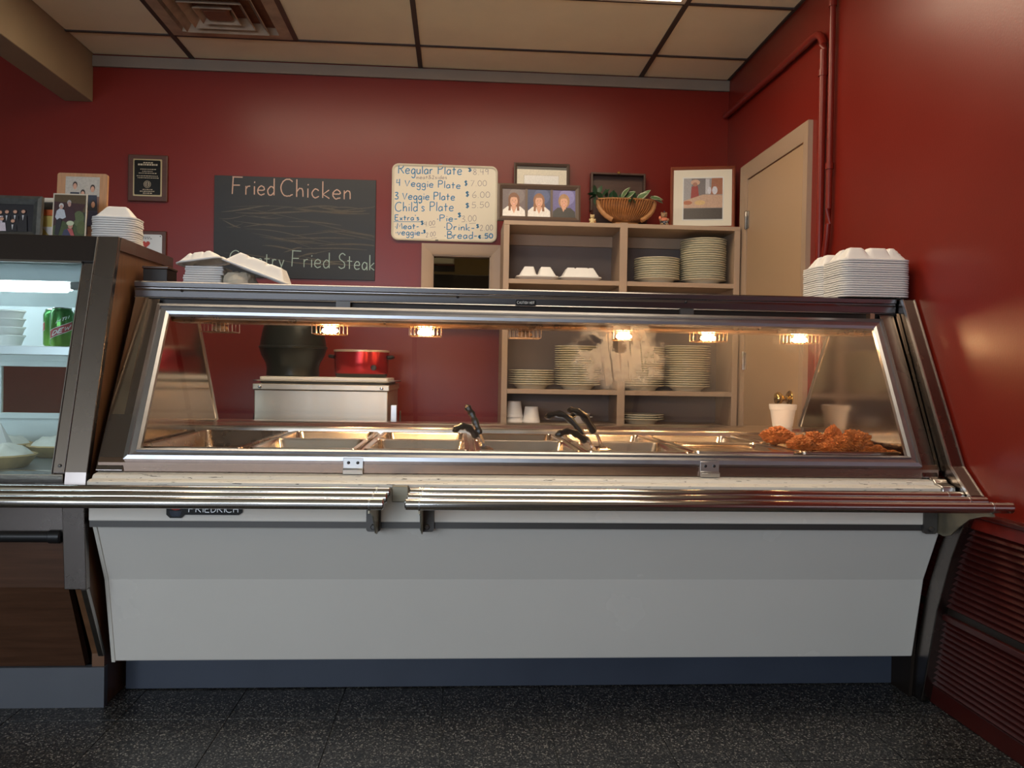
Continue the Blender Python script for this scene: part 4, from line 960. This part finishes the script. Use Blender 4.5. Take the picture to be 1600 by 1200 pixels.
# certificate frame behind it
cf = thing('picture_frame', 'dark framed certificate leaning on the wall behind the triple portraits', 'picture frame', (.45, 4.57, 1.783)); M = lean(.45, 4.57, 1.783, 4)
obj('frame', frame_bars(.296, .602, 1.783, 2.150, 4.572, .016, .018).xf(M), 'frame_brown', cf, smooth=False)
prnt('certificate', .312, .586, 1.799, 2.134, 4.568, [((.70, .65, .52), [(.0, 0), (1, 0), (1, .95), (0, .95)]), ((.55, .50, .40), [(.14, .62), (.85, .62), (.85, .86), (.14, .86)]), ((.80, .80, .78), [(.15, .63), (.84, .63), (.84, .85), (.15, .85)]), ((.85, .84, .8), [(0, 0), (1, 0), (1, .62), (0, .62)])], (.02, .018, .016), cf, M)
# white matted frame at the right
wf = thing('picture_frame', 'cherry wood frame with cream mat and kitchen snapshot at the shelf right end', 'picture frame', (1.305, 4.42, 1.784)); M = lean(1.305, 4.42, 1.784, 5, -13)
obj('frame', frame_bars(1.130, 1.470, 1.784, 2.125, 4.43, .018, .03).xf(M), 'frame_cherry', wf, smooth=False)
obj('mat_board', bx(1.147, 1.453, 4.410, 4.428, 1.801, 2.108).xf(M), 'mat_cream', wf, smooth=False)
obj('mat_bevel', frame_bars(1.195, 1.410, 1.832, 2.067, 4.412, .006, .004).xf(M), 'print_white', wf, smooth=False)
prnt('snapshot', 1.201, 1.404, 1.838, 2.061, 4.4095, [((.16, .15, .16), [(.22, .55), (.56, .6), (.56, 1), (.2, 1)]), ((.34, .14, .08), [(.7, .6), (1, .6), (1, 1), (.72, 1)]), ((.5, .5, .54), [(.56, .62), (.66, .62), (.66, .98), (.56, .98)]),
     ((.28, .03, .03), [(.18, .48), (.20, .80), (.36, .82), (.40, .52), (.34, .45)]), ((.55, .35, .25), ell(.30, .90, .12, .07)), ((.35, .16, .11), ell(.29, .85, .06, .05)), ((.6, .62, .7), ell(.80, .70, .07, .10)), ((.6, .62, .7), ell(.66, .70, .05, .09)), ((.34, .14, .1), ell(.80, .83, .04, .04)),
     ((.50, .34, .25), [(0, .27), (1, .27), (1, .58), (.5, .60), (0, .45)]), ((.60, .42, .20), ell(.42, .40, .14, .06)), ((.40, .13, .06), ell(.10, .40, .12, .05)), ((.06, .05, .045), [(0, 0), (1, 0), (1, .26), (0, .26)])], (.30, .30, .32), wf, M)
# wall plaques
pq = thing('wall_plaque', 'wooden award plaque with black engraved plate on the red wall', 'plaque', (-1.667, WY, 1.884))
obj('wood_back', bx(-1.771, -1.564, WY-.016, WY, 1.884, 2.133), 'plaque_wood', pq, smooth=False, bevel=.004)
obj('gold_plate', B().loft([rrectXZ(-1.667, 2.010, .150, .198, .004, WY-.016), rrectXZ(-1.667, 2.010, .150, .198, .004, WY-.018)]), 'gold_trim', pq, smooth=False)
obj('black_plate', B().loft([rrectXZ(-1.667, 2.010, .136, .184, .006, WY-.018), rrectXZ(-1.667, 2.010, .136, .184, .006, WY-.020)]), 'plaque_black', pq, smooth=False)
b = B(); rd = random.Random(5); yy = WY-.0204
for z, L, hh in ((2.086, .044, .006), (2.074, .10, .009), (2.052, .074, .004), (2.041, .054, .004), (2.031, .092, .004), (2.016, .112, .004), (2.006, .102, .004), (1.944, .05, .004), (1.934, .078, .005), (1.924, .046, .005)):
    x = -1.667-L/2
    while x < -1.667+L/2:
        q = rd.uniform(.004, .012); b.add([(x, yy, z), (x+q, yy, z), (x+q+.0008, yy, z+hh), (x+.0008, yy, z+hh)], [(0, 1, 2, 3)]); x += q+.003
for r in (.019, .013): b.loft([[(-1.667+q*cos(2*pi*i/20), yy, 1.974+q*sin(2*pi*i/20)) for i in range(20)] for q in (r, r-.0022)], False, False)
b.box(-1.674, -1.670, yy-.0004, yy, 1.966, 1.984).box(-1.664, -1.660, yy-.0004, yy, 1.966, 1.984)
obj('engraving', b, 'engraving', pq, smooth=False)
hp = thing('wall_plaque', 'brown plaque with silver plate and small red heart low on the wall', 'plaque', (-1.665, WY, 1.49))
obj('wood_back', bx(-1.762, -1.568, WY-.014, WY, 1.49, 1.728), 'plaque_wood', hp, smooth=False, bevel=.004)
obj('silver_plate', B().loft([rrectXZ(-1.665, 1.609, .154, .196, .008, WY-.014), rrectXZ(-1.665, 1.609, .154, .196, .008, WY-.017)]), 'plaque_silver', hp, smooth=False)
hs = [(-1.672+.0016*16*sin(t)**3*.85, WY-.0174, 1.655+.0013*(13*cos(t)-5*cos(2*t)-2*cos(3*t)-cos(4*t))) for t in [2*pi*i/28 for i in range(28)]]
obj('red_heart', B().add(hs, [tuple(range(28))]), 'heart_red', hp, smooth=False)
b = B()
for z, L in ((1.690, .05), (1.682, .07)):
    for q in range(5): b.add([(-1.672-L/2+q*L/5, WY-.0174, z), (-1.672-L/2+q*L/5+L/7, WY-.0174, z), (-1.672-L/2+q*L/5+L/7, WY-.0174, z+.004), (-1.672-L/2+q*L/5, WY-.0174, z+.004)], [(0, 1, 2, 3)])
obj('engraving', b, 'bracket_iron', hp, smooth=False)
b = B().lathe([(.003, 0), (.003, .002)], 8); b.xf(Matrix.Translation((-1.597, WY-.017, 1.698)) @ Matrix.Rotation(pi/2, 4, 'X')); obj('pin', b, 'black_plastic', hp)
# photographs on the display case
ZT = 1.3865
M = lean(-1.42, 2.70, ZT, 6)
pf = thing('picture_frame', 'pewter framed wedding party photo on the display case', 'picture frame', (-1.42, 2.70, ZT))
obj('frame', frame_bars(-1.555, -1.296, ZT, ZT+.138, 2.705, .026, .02).xf(M), 'frame_pewter', pf, smooth=False)
sh = []
for u, v, dr_ in ((.12, .62, 1), (.30, .60, 1), (.52, .70, 1), (.62, .72, 0), (.74, .73, 0), (.86, .74, 0), (.56, .45, 1), (.72, .38, 0)):
    body = (.66, .58, .64) if dr_ else (.015, .013, .018)
    sh += [(body, [(u-.07, 0), (u-.05, v-.14), (u+.05, v-.14), (u+.07, 0)]), ((.10, .05, .035), ell(u, v, .035, .075, 10)), (SK, ell(u, v-.01, .028, .06, 10))]
    if not dr_: sh += [((.6, .6, .62), [(u-.015, v-.14), (u, v-.34), (u+.012, v-.14)])]
prnt('photo', -1.530, -1.322, ZT+.026, ZT+.112, 2.6965, sh, (.012, .010, .016), pf, M)
M = lean(-1.215, 2.70, ZT, 5)
cp = thing('photo_print', 'unframed photo of an older couple in a garden leaning on the case top', 'photo', (-1.215, 2.70, ZT))
obj('card', bx(-1.2665, -1.163, 2.7005, 2.703, ZT, ZT+.152).xf(M), 'cream_paper', cp, smooth=False)
sh = [((.09, .055, .02), [(0, .62), (1, .62), (1, 1), (0, 1)]), ((.05, .012, .014), [(0, .30), (.7, .30), (1, .80), (0, .85)]), ((.05, .075, .02), [(.0, .0), (1, 0), (1, .35), (.3, .42), (0, .3)]),
      ((.10, .13, .05), ell(.80, .48, .18, .17)), ((.09, .11, .03), ell(.90, .28, .15, .15)),
      ((.045, .010, .018), [(.36, .40), (.38, .70), (.52, .76), (.64, .68), (.70, .45), (.6, .38)]), ((.42, .38, .37), ell(.48, .83, .065, .055)), ((.50, .30, .24), ell(.49, .79, .052, .055)),
      ((.015, .012, .018), [(.06, .12), (.10, .46), (.28, .46), (.24, .28), (.18, .10)]), ((.52, .56, .62), [(.06, .50), (.10, .64), (.20, .70), (.34, .66), (.40, .50), (.30, .46), (.20, .48), (.12, .44)]), ((.62, .60, .58), ell(.24, .75, .075, .06)), ((.54, .33, .27), ell(.24, .72, .05, .05)),
      ((.035, .04, .10), [(.28, .05), (.36, .22), (.50, .26), (.62, .10), (.6, .03)]), ((.46, .09, .09), [(.46, .25), (.62, .25), (.72, .06), (.62, .06)]), ((.55, .28, .2), ell(.56, .31, .08, .06)), ((.55, .60, .40), ell(.55, .37, .12, .055))]
prnt('photo', -1.2625, -1.167, ZT+.004, ZT+.148, 2.700, sh, (.03, .03, .02), cp, M)
M = lean(-1.21, 2.84, ZT, 4)
gp = thing('photo_plaque', 'tan wooden plaque with a family group photo behind the couple photo', 'photo plaque', (-1.21, 2.84, ZT))
obj('wood_back', B().loft([rrectXZ(-1.240, ZT+.124, .160, .248, .008, 2.85), rrectXZ(-1.240, ZT+.124, .160, .248, .008, 2.838)]).xf(M), 'frame_pine', gp, smooth=False)
sh = [((.50, .46, .40), [(0, .70), (1, .70), (1, 1), (0, 1)])]
for u, v, c in ((.28, .86, (.03, .035, .06)), (.80, .82, (.03, .035, .06)), (.52, .74, (.03, .04, .10)), (.18, .66, (.5, .5, .52)), (.84, .58, (.04, .05, .13)), (.55, .45, (.04, .04, .1))):
    sh += [(c, [(u-.16, v-.34), (u-.13, v-.10), (u+.13, v-.10), (u+.16, v-.34)]), ((.05, .03, .025), ell(u, v+.01, .07, .055, 12)), (SK, ell(u, v-.01, .055, .048, 12))]
prnt('photo', -1.293, -1.184, ZT+.02, ZT+.236, 2.8375, sh, (.24, .13, .10), gp, M)
ck = thing('wall_card', 'cream edged card standing behind the pewter frame', 'card', (-1.42, 2.78, ZT))
obj('card_sheet', bx(-1.60, -1.262, 2.785, 2.790, ZT, ZT+.150), 'mat_cream', ck, smooth=False)
obj('card_picture', bx(-1.595, -1.268, 2.7835, 2.7848, ZT+.004, ZT+.136), 'bracket_iron', ck, smooth=False)
yc = thing('small_carton', 'yellow and red snack carton between the two photos', 'carton', (-1.283, 2.745, ZT))
obj('carton_body', bx(-1.312, -1.268, 2.74, 2.77, ZT, ZT+.085), 'yellow_card', yc, smooth=False, bevel=.001)
obj('carton_band', bx(-1.3125, -1.2675, 2.7395, 2.7705, ZT+.086, ZT+.104), 'orange_card', yc, smooth=False)
obj('carton_flap', B().add([(-1.312, 2.7385, ZT+.05), (-1.268, 2.7385, ZT+.05), (-1.274, 2.7385, ZT+.002)], [(0, 1, 2)]), 'paper', yc, smooth=False)

# ================================================================== shelf unit
SX0, SX1, SY0, SY1, SZ = .230, 1.470, 4.30, 4.612, 1.782
su = thing('shelf_unit', 'tan painted built-in shelf unit beside the door', 'shelf unit', ((SX0+SX1)/2, SY0, 0))
obj('side_panel', bx(SX0, SX0+.02, SY0+.018, SY1, 0, SZ-.022), 'tan_paint', su, smooth=False); obj('side_panel', bx(SX1-.02, SX1, SY0+.018, SY1, 0, SZ-.022), 'tan_paint', su, smooth=False)
obj('top_panel', bx(SX0, SX1, SY0, SY1, SZ-.022, SZ), 'tan_paint', su, smooth=False, bevel=.002)
obj('back_panel', bx(SX0+.02, SX1-.02, SY1-.008, SY1, 0, SZ-.022), 'shelf_back', su, smooth=False)
obj('face_stile', bx(SX0, SX0+.030, SY0, SY0+.018, 0, SZ-.022), 'tan_paint', su, smooth=False, bevel=.0015); obj('face_stile', bx(SX1-.030, SX1, SY0, SY0+.018, 0, SZ-.022), 'tan_paint', su, smooth=False, bevel=.0015)
obj('face_stile', bx(.834, .874, SY0-.001, SY0+.018, 0, SZ+.004), 'tan_paint', su, smooth=False, bevel=.0015)
obj('divider_panel', bx(.846, .862, SY0+.018, SY1-.008, 0, SZ-.022), 'tan_paint', su, smooth=False)
for z in (1.484, .916, .738, .30, .06):
    for a, b_ in ((SX0+.02, .846), (.862, SX1-.02)): obj('shelf', bx(a, b_, SY0+.004, SY1-.008, z-.024, z), 'tan_paint', su, smooth=False, bevel=.0015)
obj('cleat', bx(SX0+.02, .846, SY1-.028, SY1-.008, 1.70, 1.758), 'tan_paint', su, smooth=False); obj('cleat', bx(.862, SX1-.02, SY1-.028, SY1-.008, 1.70, 1.758), 'tan_paint', su, smooth=False)
# plates
pb = B().lathe([(.070, 0), (.074, 0), (.080, .010), (.090, .0205), (.1215, .0258), (.1228, .0268), (.1228, .0284), (.1215, .0294), (.1190, .0292), (.095, .0222), (.085, .012), (.02, .0102)], 32)
pl0 = obj('dinner_plate', pb, 'china', keep=True); used = [False]
def stack(x, y, z, n, where, grp):
    for k in range(n):
        if not used[0]: o = pl0; used[0] = True
        else: o = pl0.copy(); COL.objects.link(o)
        o.location = (x+random.uniform(-.0015, .0015), y+random.uniform(-.002, .002), z+.0118*k)
        tag(o, ordinal(n-1-k)+' cream dinner plate of '+where, 'plate', grp)
PY = 4.437
stack(1.063, PY, 1.484, 10, 'the low stack on the upper right shelf', 'plates in the low upper stack')
stack(1.314, PY, 1.484, 19, 'the tall stack on the upper right shelf', 'plates in the tall upper stack')
stack(.397, PY, .916, 7, 'the low middle shelf stack at left', 'plates in the low middle stack')
stack(.643, PY, .916, 18, 'the middle shelf stack left of the divider', 'plates in the stack left of the divider')
stack(.990, PY, .916, 18, 'the middle shelf stack right of the divider', 'plates in the stack right of the divider')
stack(1.237, PY, .916, 19, 'the middle shelf stack nearest the door', 'plates in the middle stack nearest the door')
stack(.990, PY, .738, 3, 'the three-plate pile on the lowest shelf', 'plates in the low three-plate pile')
# foam boxes on the upper shelf
for x, lob, lab in ((.413, [('u', .5, .09, .9)], 'white foam clamshell with two humps on the upper shelf'), (.640, [('u', .35, .02, .12), ('u', .7, .02, .12)], 'white foam clamshell with one broad hump on the upper shelf')):
    t = thing('foam_clamshell', lab, 'takeout box', (x, 4.42, 1.484), 'closed foam boxes on the shelf')
    b = B(); shell(b, .222, .19, .048, x, 4.42, 1.500, lob, rim=.008); obj('lid', b, 'foam', t)
    obj('base', B().loft([rrect(x, 4.42, .18, .15, .02, 1.4845, 4), rrect(x, 4.42, .215, .183, .022, 1.498, 4), rrect(x, 4.42, .222, .19, .022, 1.4995, 4)]), 'foam', t)
# cups and bowl
def cupmesh(x, y, z): return B().lathe([(.046, z), (.0475, z+.002), (.0465, z+.012), (.045, z+.013), (.0345, z+.083), (.032, z+.085), (.002, z+.085)], 28, x, y, c0=False)
tag(obj('foam_cup', cupmesh(.308, 4.40, .7385), 'foam'), 'lower of the two upturned foam cups beside the shelf stile', 'cup', 'upturned foam cups')
tag(obj('foam_cup', cupmesh(.306, 4.40, .7650), 'foam'), 'upper of the two upturned foam cups beside the shelf stile', 'cup', 'upturned foam cups')
tag(obj('foam_cup', cupmesh(.396, 4.39, .7385), 'foam'), 'single upturned foam cup next to the pair on the lower shelf', 'cup', 'upturned foam cups')
bo = thing('serving_bowl', 'white lugged serving bowl behind the tong handles', 'bowl', (.648, 4.40, .7385))
obj('bowl_wall', B().lathe([(.036, .7385), (.040, .742), (.054, .762), (.061, .784), (.0635, .790), (.0615, .791), (.054, .768), (.034, .746)], 28, .648, 4.40), 'china_white', bo)
for s in (-1, 1): obj('lug', B().loft([rrect(.648+s*.066, 4.40, .016, .034, .007, .770, 3), rrect(.648+s*.066, 4.40, .018, .036, .007, .775, 3)]), 'china_white', bo)
# chest
cx = thing('wooden_chest', 'dark wooden chest standing open behind the wicker basket', 'chest', (.868, 4.53, SZ+.0005)); z0 = SZ+.0005
b = B().box(.722, 1.016, 4.492, 4.502, z0, z0+.11).box(.722, 1.016, 4.582, 4.592, z0, z0+.11).box(.722, .732, 4.502, 4.582, z0, z0+.11).box(1.006, 1.016, 4.502, 4.582, z0, z0+.11).box(.732, 1.006, 4.502, 4.582, z0, z0+.01)
obj('chest_body', b, 'dark_wood', cx, smooth=False)
b = B().box(.718, 1.020, 4.604, 4.611, z0+.113, z0+.322).box(.718, .728, 4.556, 4.604, z0+.113, z0+.322).box(1.010, 1.020, 4.556, 4.604, z0+.113, z0+.322).box(.728, 1.010, 4.556, 4.604, z0+.312, z0+.322).box(.728, 1.010, 4.556, 4.604, z0+.113, z0+.123)
ld = obj('chest_lid', b, 'dark_wood', cx, smooth=False, bevel=.0015)
obj('clasp', bx(.862, .876, 4.550, 4.557, z0+.316, z0+.328), 'brass', ld)
# basket and plant
kb_ = thing('wicker_basket', 'half-round wicker basket with trailing green leaves on the shelf top', 'basket', (.879, 4.39, SZ+.0005))
ky = 4.392; kz1 = 1.921; KR = .152
b = B(); rows_, cols_ = 14, 132; vs = []; fs = []
for side in (-1, 1):
    base = len(vs)
    for j in range(rows_+1):
        q = j/rows_                                # 0 rim .. 1 bottom
        hw = KR*.97*math.sqrt(max(0, 1-(q*.93)**2)); zz = kz1-q*.122
        for i in range(cols_+1):
            u = -1+2*i/cols_; x = .879+u*hw
            bul = .046*math.sqrt(max(0, 1-u*u))*(1-.25*q)+.006
            wv = .0055*sin(i*pi/3+j*.9)
            vs.append((x, ky+side*(bul+wv), zz))
    for j in range(rows_):
        for i in range(cols_):
            a = base+j*(cols_+1)+i; fs.append((a, a+1, a+cols_+2, a+cols_+1))
b.add(vs, fs); obj('woven_wall', b, 'wicker', kb_, smooth=True)
for s in (-1, 1):
    b = B(); pts = []
    for k in range(13):
        a = radians(2+58*k/12); pts.append((.879+s*KR*cos(a), ky-.03*(k/12)-.004, kz1-.002-KR*.82*sin(a)))
    b.tube(pts, .013, 8, [.012+.0015*(k % 2) for k in range(13)]); obj('end_wrap', b, 'wicker_band', kb_)
b = B().tube([(.879-KR, ky-.022, kz1), (.80, ky-.046, kz1), (.879, ky-.052, kz1), (.96, ky-.046, kz1), (.879+KR, ky-.022, kz1)], .004, 6); obj('rim_cane', b, 'wicker_band', kb_)
obj('foot', B().lathe([(.072, SZ+.0005), (.075, SZ+.004), (.066, SZ+.018)], 24, .879, ky, 1.05, .55), 'wicker_band', kb_)
obj('soil', bx(.76, 1.0, ky-.03, ky+.03, kz1-.03, kz1-.012), 'dark_brown', kb_, bevel=.008)
def leafmesh(L, W, nm, ms):
    b = B(); n = 8; vs = []; fs = []
    for i in range(n+1):
        t = i/n; wv = W*sin(pi*min(1, t**.8))**.8*.5 if 0 < t < 1 else .0006
        for s, q in ((-1, 1), (-.72, .72), (0, 0), (.72, .72), (1, 1)): vs.append((s*wv, L*t, -.18*L*t*t+.18*wv*abs(s)))
    for i in range(n):
        for k in range(4):
            b.mi = 1 if (k in (0, 3) and len(ms) > 1) else 0
            a = i*5+k; b.f.append([a, a+1, a+6, a+5]); b.m.append(b.mi); b.c.append((1, 1, 1))
    b.v = [Vector(v) for v in vs]; b.f = b.f
    return b
la = obj('leaf', leafmesh(.052, .026, 'leaf', ['leaf_dark']), 'leaf_dark', kb_, keep=True)
lb_ = obj('leaf', leafmesh(.070, .040, 'leaf', ['leaf_variegated', 'leaf_edge']), ['leaf_variegated', 'leaf_edge'], kb_, keep=True)
def place_leaf(src, p, d, roll_, first):
    o = src if first else src.copy()
    if not first: COL.objects.link(o)
    d = Vector(d).normalized(); q = d.to_track_quat('Y', 'Z'); o.rotation_mode = 'QUATERNION'
    from mathutils import Quaternion
    o.rotation_quaternion = q @ Quaternion((0, 1, 0), radians(roll_)); o.location = Vector(p)-ORIG[kb_.name]; o.parent = kb_
K = ky-.02
dark = [((.715, K, 1.940), (-.6, -.2, .12), 30), ((.715, K, 1.942), (-.25, -.2, .9), 60), ((.712, K, 1.935), (-.15, -.3, -.9), 40), ((.728, K, 1.945), (.3, 0, 1), 60), ((.72, K, 1.938), (-.7, -.1, -.25), 20), ((.75, K, 1.938), (.5, -.2, .6), 50), ((.79, K+.01, 1.928), (.3, -.1, .7), 60), ((.83, K+.01, 1.925), (-.4, -.2, .6), 70),
        ((.86, K, 1.925), (.3, -.3, .55), 60), ((.90, K-.02, 1.930), (-.3, -.6, -.4), 20), ((.90, K-.02, 1.928), (.3, -.6, -.5), -20), ((.75, K, 1.925), (-.6, -.3, .5), 45), ((.77, K+.01, 1.930), (.1, .1, .8), 70), ((.84, K+.02, 1.93), (.5, .1, .5), 50), ((.93, K+.02, 1.93), (-.2, .1, .7), 60)]
for k, (p, d, r_) in enumerate(dark): place_leaf(la, p, d, r_, k == 0)
var_ = [((.862, K-.01, 1.922), (.5, -.3, .42), 65), ((.932, K-.01, 1.922), (.75, -.3, .52), 65), ((.95, K-.01, 1.925), (.55, -.2, .65), 50), ((1.00, K-.01, 1.932), (.9, -.2, -.02), 40), ((1.01, K, 1.940), (.85, -.2, -.35), 40), ((.85, K-.01, 1.925), (.25, -.3, .5), 70)]
for k, (p, d, r_) in enumerate(var_): place_leaf(lb_, p, d, r_, k == 0)
for (p, q) in (((.76, K, 1.925), (.70, K-.01, 1.944)), ((.90, K, 1.925), (.945, K-.02, 1.948)), ((.98, K, 1.925), (1.02, K-.01, 1.942))):
    m_ = Vector(p).lerp(Vector(q), .5)+Vector((0, 0, .012)); obj('stem', B().tube([p, m_, q], .0016, 6), 'leaf_dark', kb_)
# figurines
def blobs(lst, vox=.0022):
    b = B()
    for c, r, sc in lst: b.sphere(c, r, 12, 8, sc)
    return b
def bear(name, x, y, z, s, m, parts, label):
    t = thing(name, label, 'figurine', (x, y, z))
    q = lambda a, b, c: (x+a*s, y+b*s, z+c*s)
    body = [(q(0, 0, .30), .26*s, (1, .9, 1.1)), (q(0, -.02, .70), .20*s, (1.05, .95, 1)), (q(-.15, 0, .86), .075*s, (1, .6, 1)), (q(.15, 0, .86), .075*s, (1, .6, 1)), (q(0, -.19, .66), .085*s, (1, .8, .8)),
            (q(-.25, -.10, .40), .095*s, (.8, 1.2, 1.3)), (q(.25, -.10, .40), .095*s, (.8, 1.2, 1.3)), (q(-.17, -.18, .10), .125*s, (1, 1.3, .8)), (q(.17, -.18, .10), .125*s, (1, 1.3, .8))]
    o = obj('body', blobs(body), m, t); rm = o.modifiers.new('remesh', 'REMESH'); rm.mode = 'VOXEL'; rm.voxel_size = .0016; rm.use_smooth_shade = True
    f = B(); f.sphere(q(-.07, -.205, .74), .022*s, 8, 6).sphere(q(.07, -.205, .74), .022*s, 8, 6).sphere(q(0, -.262, .69), .026*s, 8, 6); obj('face_detail', f, 'black_plastic', t)
    for nm, lst, mm in parts(q, s): obj(nm, blobs(lst), mm, t)
    return t
bear('bear_figurine', .695, 4.352, SZ+.0005, .056, 'bear_cream', lambda q, s: [('honey_pot', [(q(.22, -.30, .18), .12*s, (1, 1, 1))], 'wicker_band')], 'cream sitting bear figurine left of the basket')
m, nt, p = nodes('dots'); v = N(nt, 'ShaderNodeTexVoronoi'); v.inputs['Scale'].default_value = 180; g = N(nt, 'ShaderNodeNewGeometry'); nt.links.new(g.outputs['Position'], v.inputs['Vector'])
cr = N(nt, 'ShaderNodeValToRGB'); cr.color_ramp.interpolation = 'CONSTANT'; cr.color_ramp.elements[0].color = (.6, .6, .6, 1); cr.color_ramp.elements[1].position = .32; cr.color_ramp.elements[1].color = (.01, .012, .02, 1); nt.links.new(v.outputs['Distance'], cr.inputs[0]); nt.links.new(cr.outputs[0], p.inputs['Base Color'])
bear('bear_figurine', 1.075, 4.352, SZ+.0005, .080, 'bear_brown', lambda q, s: [('shirt', [(q(0, -.01, .42), .285*s, (1, .92, .62)), (q(-.27, -.10, .52), .11*s, (.9, 1.1, 1.2))], 'coral_cloth'), ('dotted_trousers', [(q(.02, -.03, .22), .285*s, (1, .95, .72))], 'dots'), ('ribbon', [(q(.02, -.02, .94), .05*s, (1, 1, 1.4))], 'kick_daylit_blue')], 'small bear figurine in coral shirt and dotted trousers right of the basket')

# ================================================================== equipment against the back wall
eq = thing('holding_cabinet', 'stainless holding cabinet under the dark urn and red cooker', 'cabinet', (-.61, 4.15, 0))
obj('body', bx(-.912, -.312, 3.85, 4.50, .08, .905), 'steel_lamplit', eq, smooth=False, bevel=.004)
obj('top_band', bx(-.918, -.306, 3.842, 4.508, .905, .932), 'steel_lamplit', eq, smooth=False, bevel=.003)
for x in (-.885, -.34):
    b = B().lathe([(.008, 0), (.008, .003), (.004, .006)], 10); b.xf(Matrix.Translation((x, 3.842, .918)) @ Matrix.Rotation(pi/2, 4, 'X')); obj('bolt', b, 'steel_dark', eq)
for x in (-.87, -.355):
    for y in (3.89, 4.46): obj('leg', B().lathe([(.02, 0), (.024, .004), (.018, .08)], 12, x, y), 'steel_dark', eq)
obj('cord', B().tube([(-.915, 4.0, .86), (-.93, 3.98, .84), (-.938, 3.97, .76), (-.94, 3.98, .6)], .008, 8), 'black_rubber', eq)
obj('side_bracket', bx(-.300, -.272, 3.87, 3.93, .55, .842), 'steel_satin', eq, smooth=False, bevel=.002); obj('side_rod', B().tube([(-.258, 3.90, .55), (-.258, 3.90, .815)], .004, 8), 'steel_dark', eq)
sp_ = obj('sheet_pan', B().loft([rrect(-.61, 4.17, .635, .58, .02, .9445, 4), rrect(-.61, 4.17, .64, .585, .02, .948, 4), rrect(-.61, 4.17, .60, .545, .02, .950, 4), rrect(-.61, 4.17, .575, .52, .02, .9325, 4)]), 'aluminium')
tag(sp_, 'white metal sheet pan lying on top of the holding cabinet', 'pan')
li = obj('enamel_tray', B().loft([rrect(-.61, 4.10, .585, .40, .015, .9505, 4), rrect(-.61, 4.10, .585, .40, .015, .962, 4), rrect(-.61, 4.10, .575, .39, .015, .964, 4)]), 'enamel_white'); tag(li, 'white flat enamel tray on the sheet pan beneath the urn', 'tray')
ur = thing('kettle_urn', 'dark round soup urn on top of the holding cabinet', 'urn', (-.80, 4.16, .9645))
obj('urn_base', B().lathe([(.122, .9645), (.126, .968), (.124, 1.005), (.130, 1.03), (.150, 1.065), (.158, 1.09), (.160, 1.100)], 40, -.80, 4.16), 'urn_dark', ur)
obj('urn_rim', B().lathe([(.160, 1.100), (.164, 1.102), (.164, 1.108), (.158, 1.112)], 40, -.80, 4.16), 'urn_dark', ur)
obj('urn_lid', B().lathe([(.158, 1.112), (.154, 1.14), (.145, 1.19), (.130, 1.235), (.10, 1.262), (.03, 1.272)], 40, -.80, 4.16), 'urn_dark', ur)
obj('lid_knob', B().lathe([(.012, 1.271), (.012, 1.28), (.024, 1.286), (.022, 1.296), (.004, 1.30)], 16, -.80, 4.16), 'black_plastic', ur)
ck_ = thing('slow_cooker', 'oval red slow cooker with black handles on the holding cabinet', 'slow cooker', (-.468, 4.16, .9645))
obj('foot', B().lathe([(.115, .9645), (.122, .966), (.128, .982)], 40, -.468, 4.16, 1, .72), 'black_plastic', ck_)
obj('red_shell', B().lathe([(.128, .982), (.131, .986), (.133, 1.04), (.133, 1.088)], 40, -.468, 4.16, 1, .72), 'cooker_red', ck_)
obj('crock_rim', B().lathe([(.133, 1.088), (.136, 1.090), (.136, 1.097), (.125, 1.099), (.11, 1.085)], 40, -.468, 4.16, 1, .72), 'cooker_rim', ck_)
for s in (-1, 1):
    obj('handle', B().tube([(-.468+s*.128, 4.12, 1.062), (-.468+s*.150, 4.13, 1.066), (-.468+s*.152, 4.18, 1.066), (-.468+s*.128, 4.20, 1.062)], .009, 8), 'black_plastic', ck_)
b = B().lathe([(.014, 0), (.013, .010), (.004, .012)], 14); b.xf(Matrix.Translation((-.40, 4.078, 1.012)) @ Matrix.Rotation(pi/2, 4, 'X')); obj('knob', b, 'black_plastic', ck_)
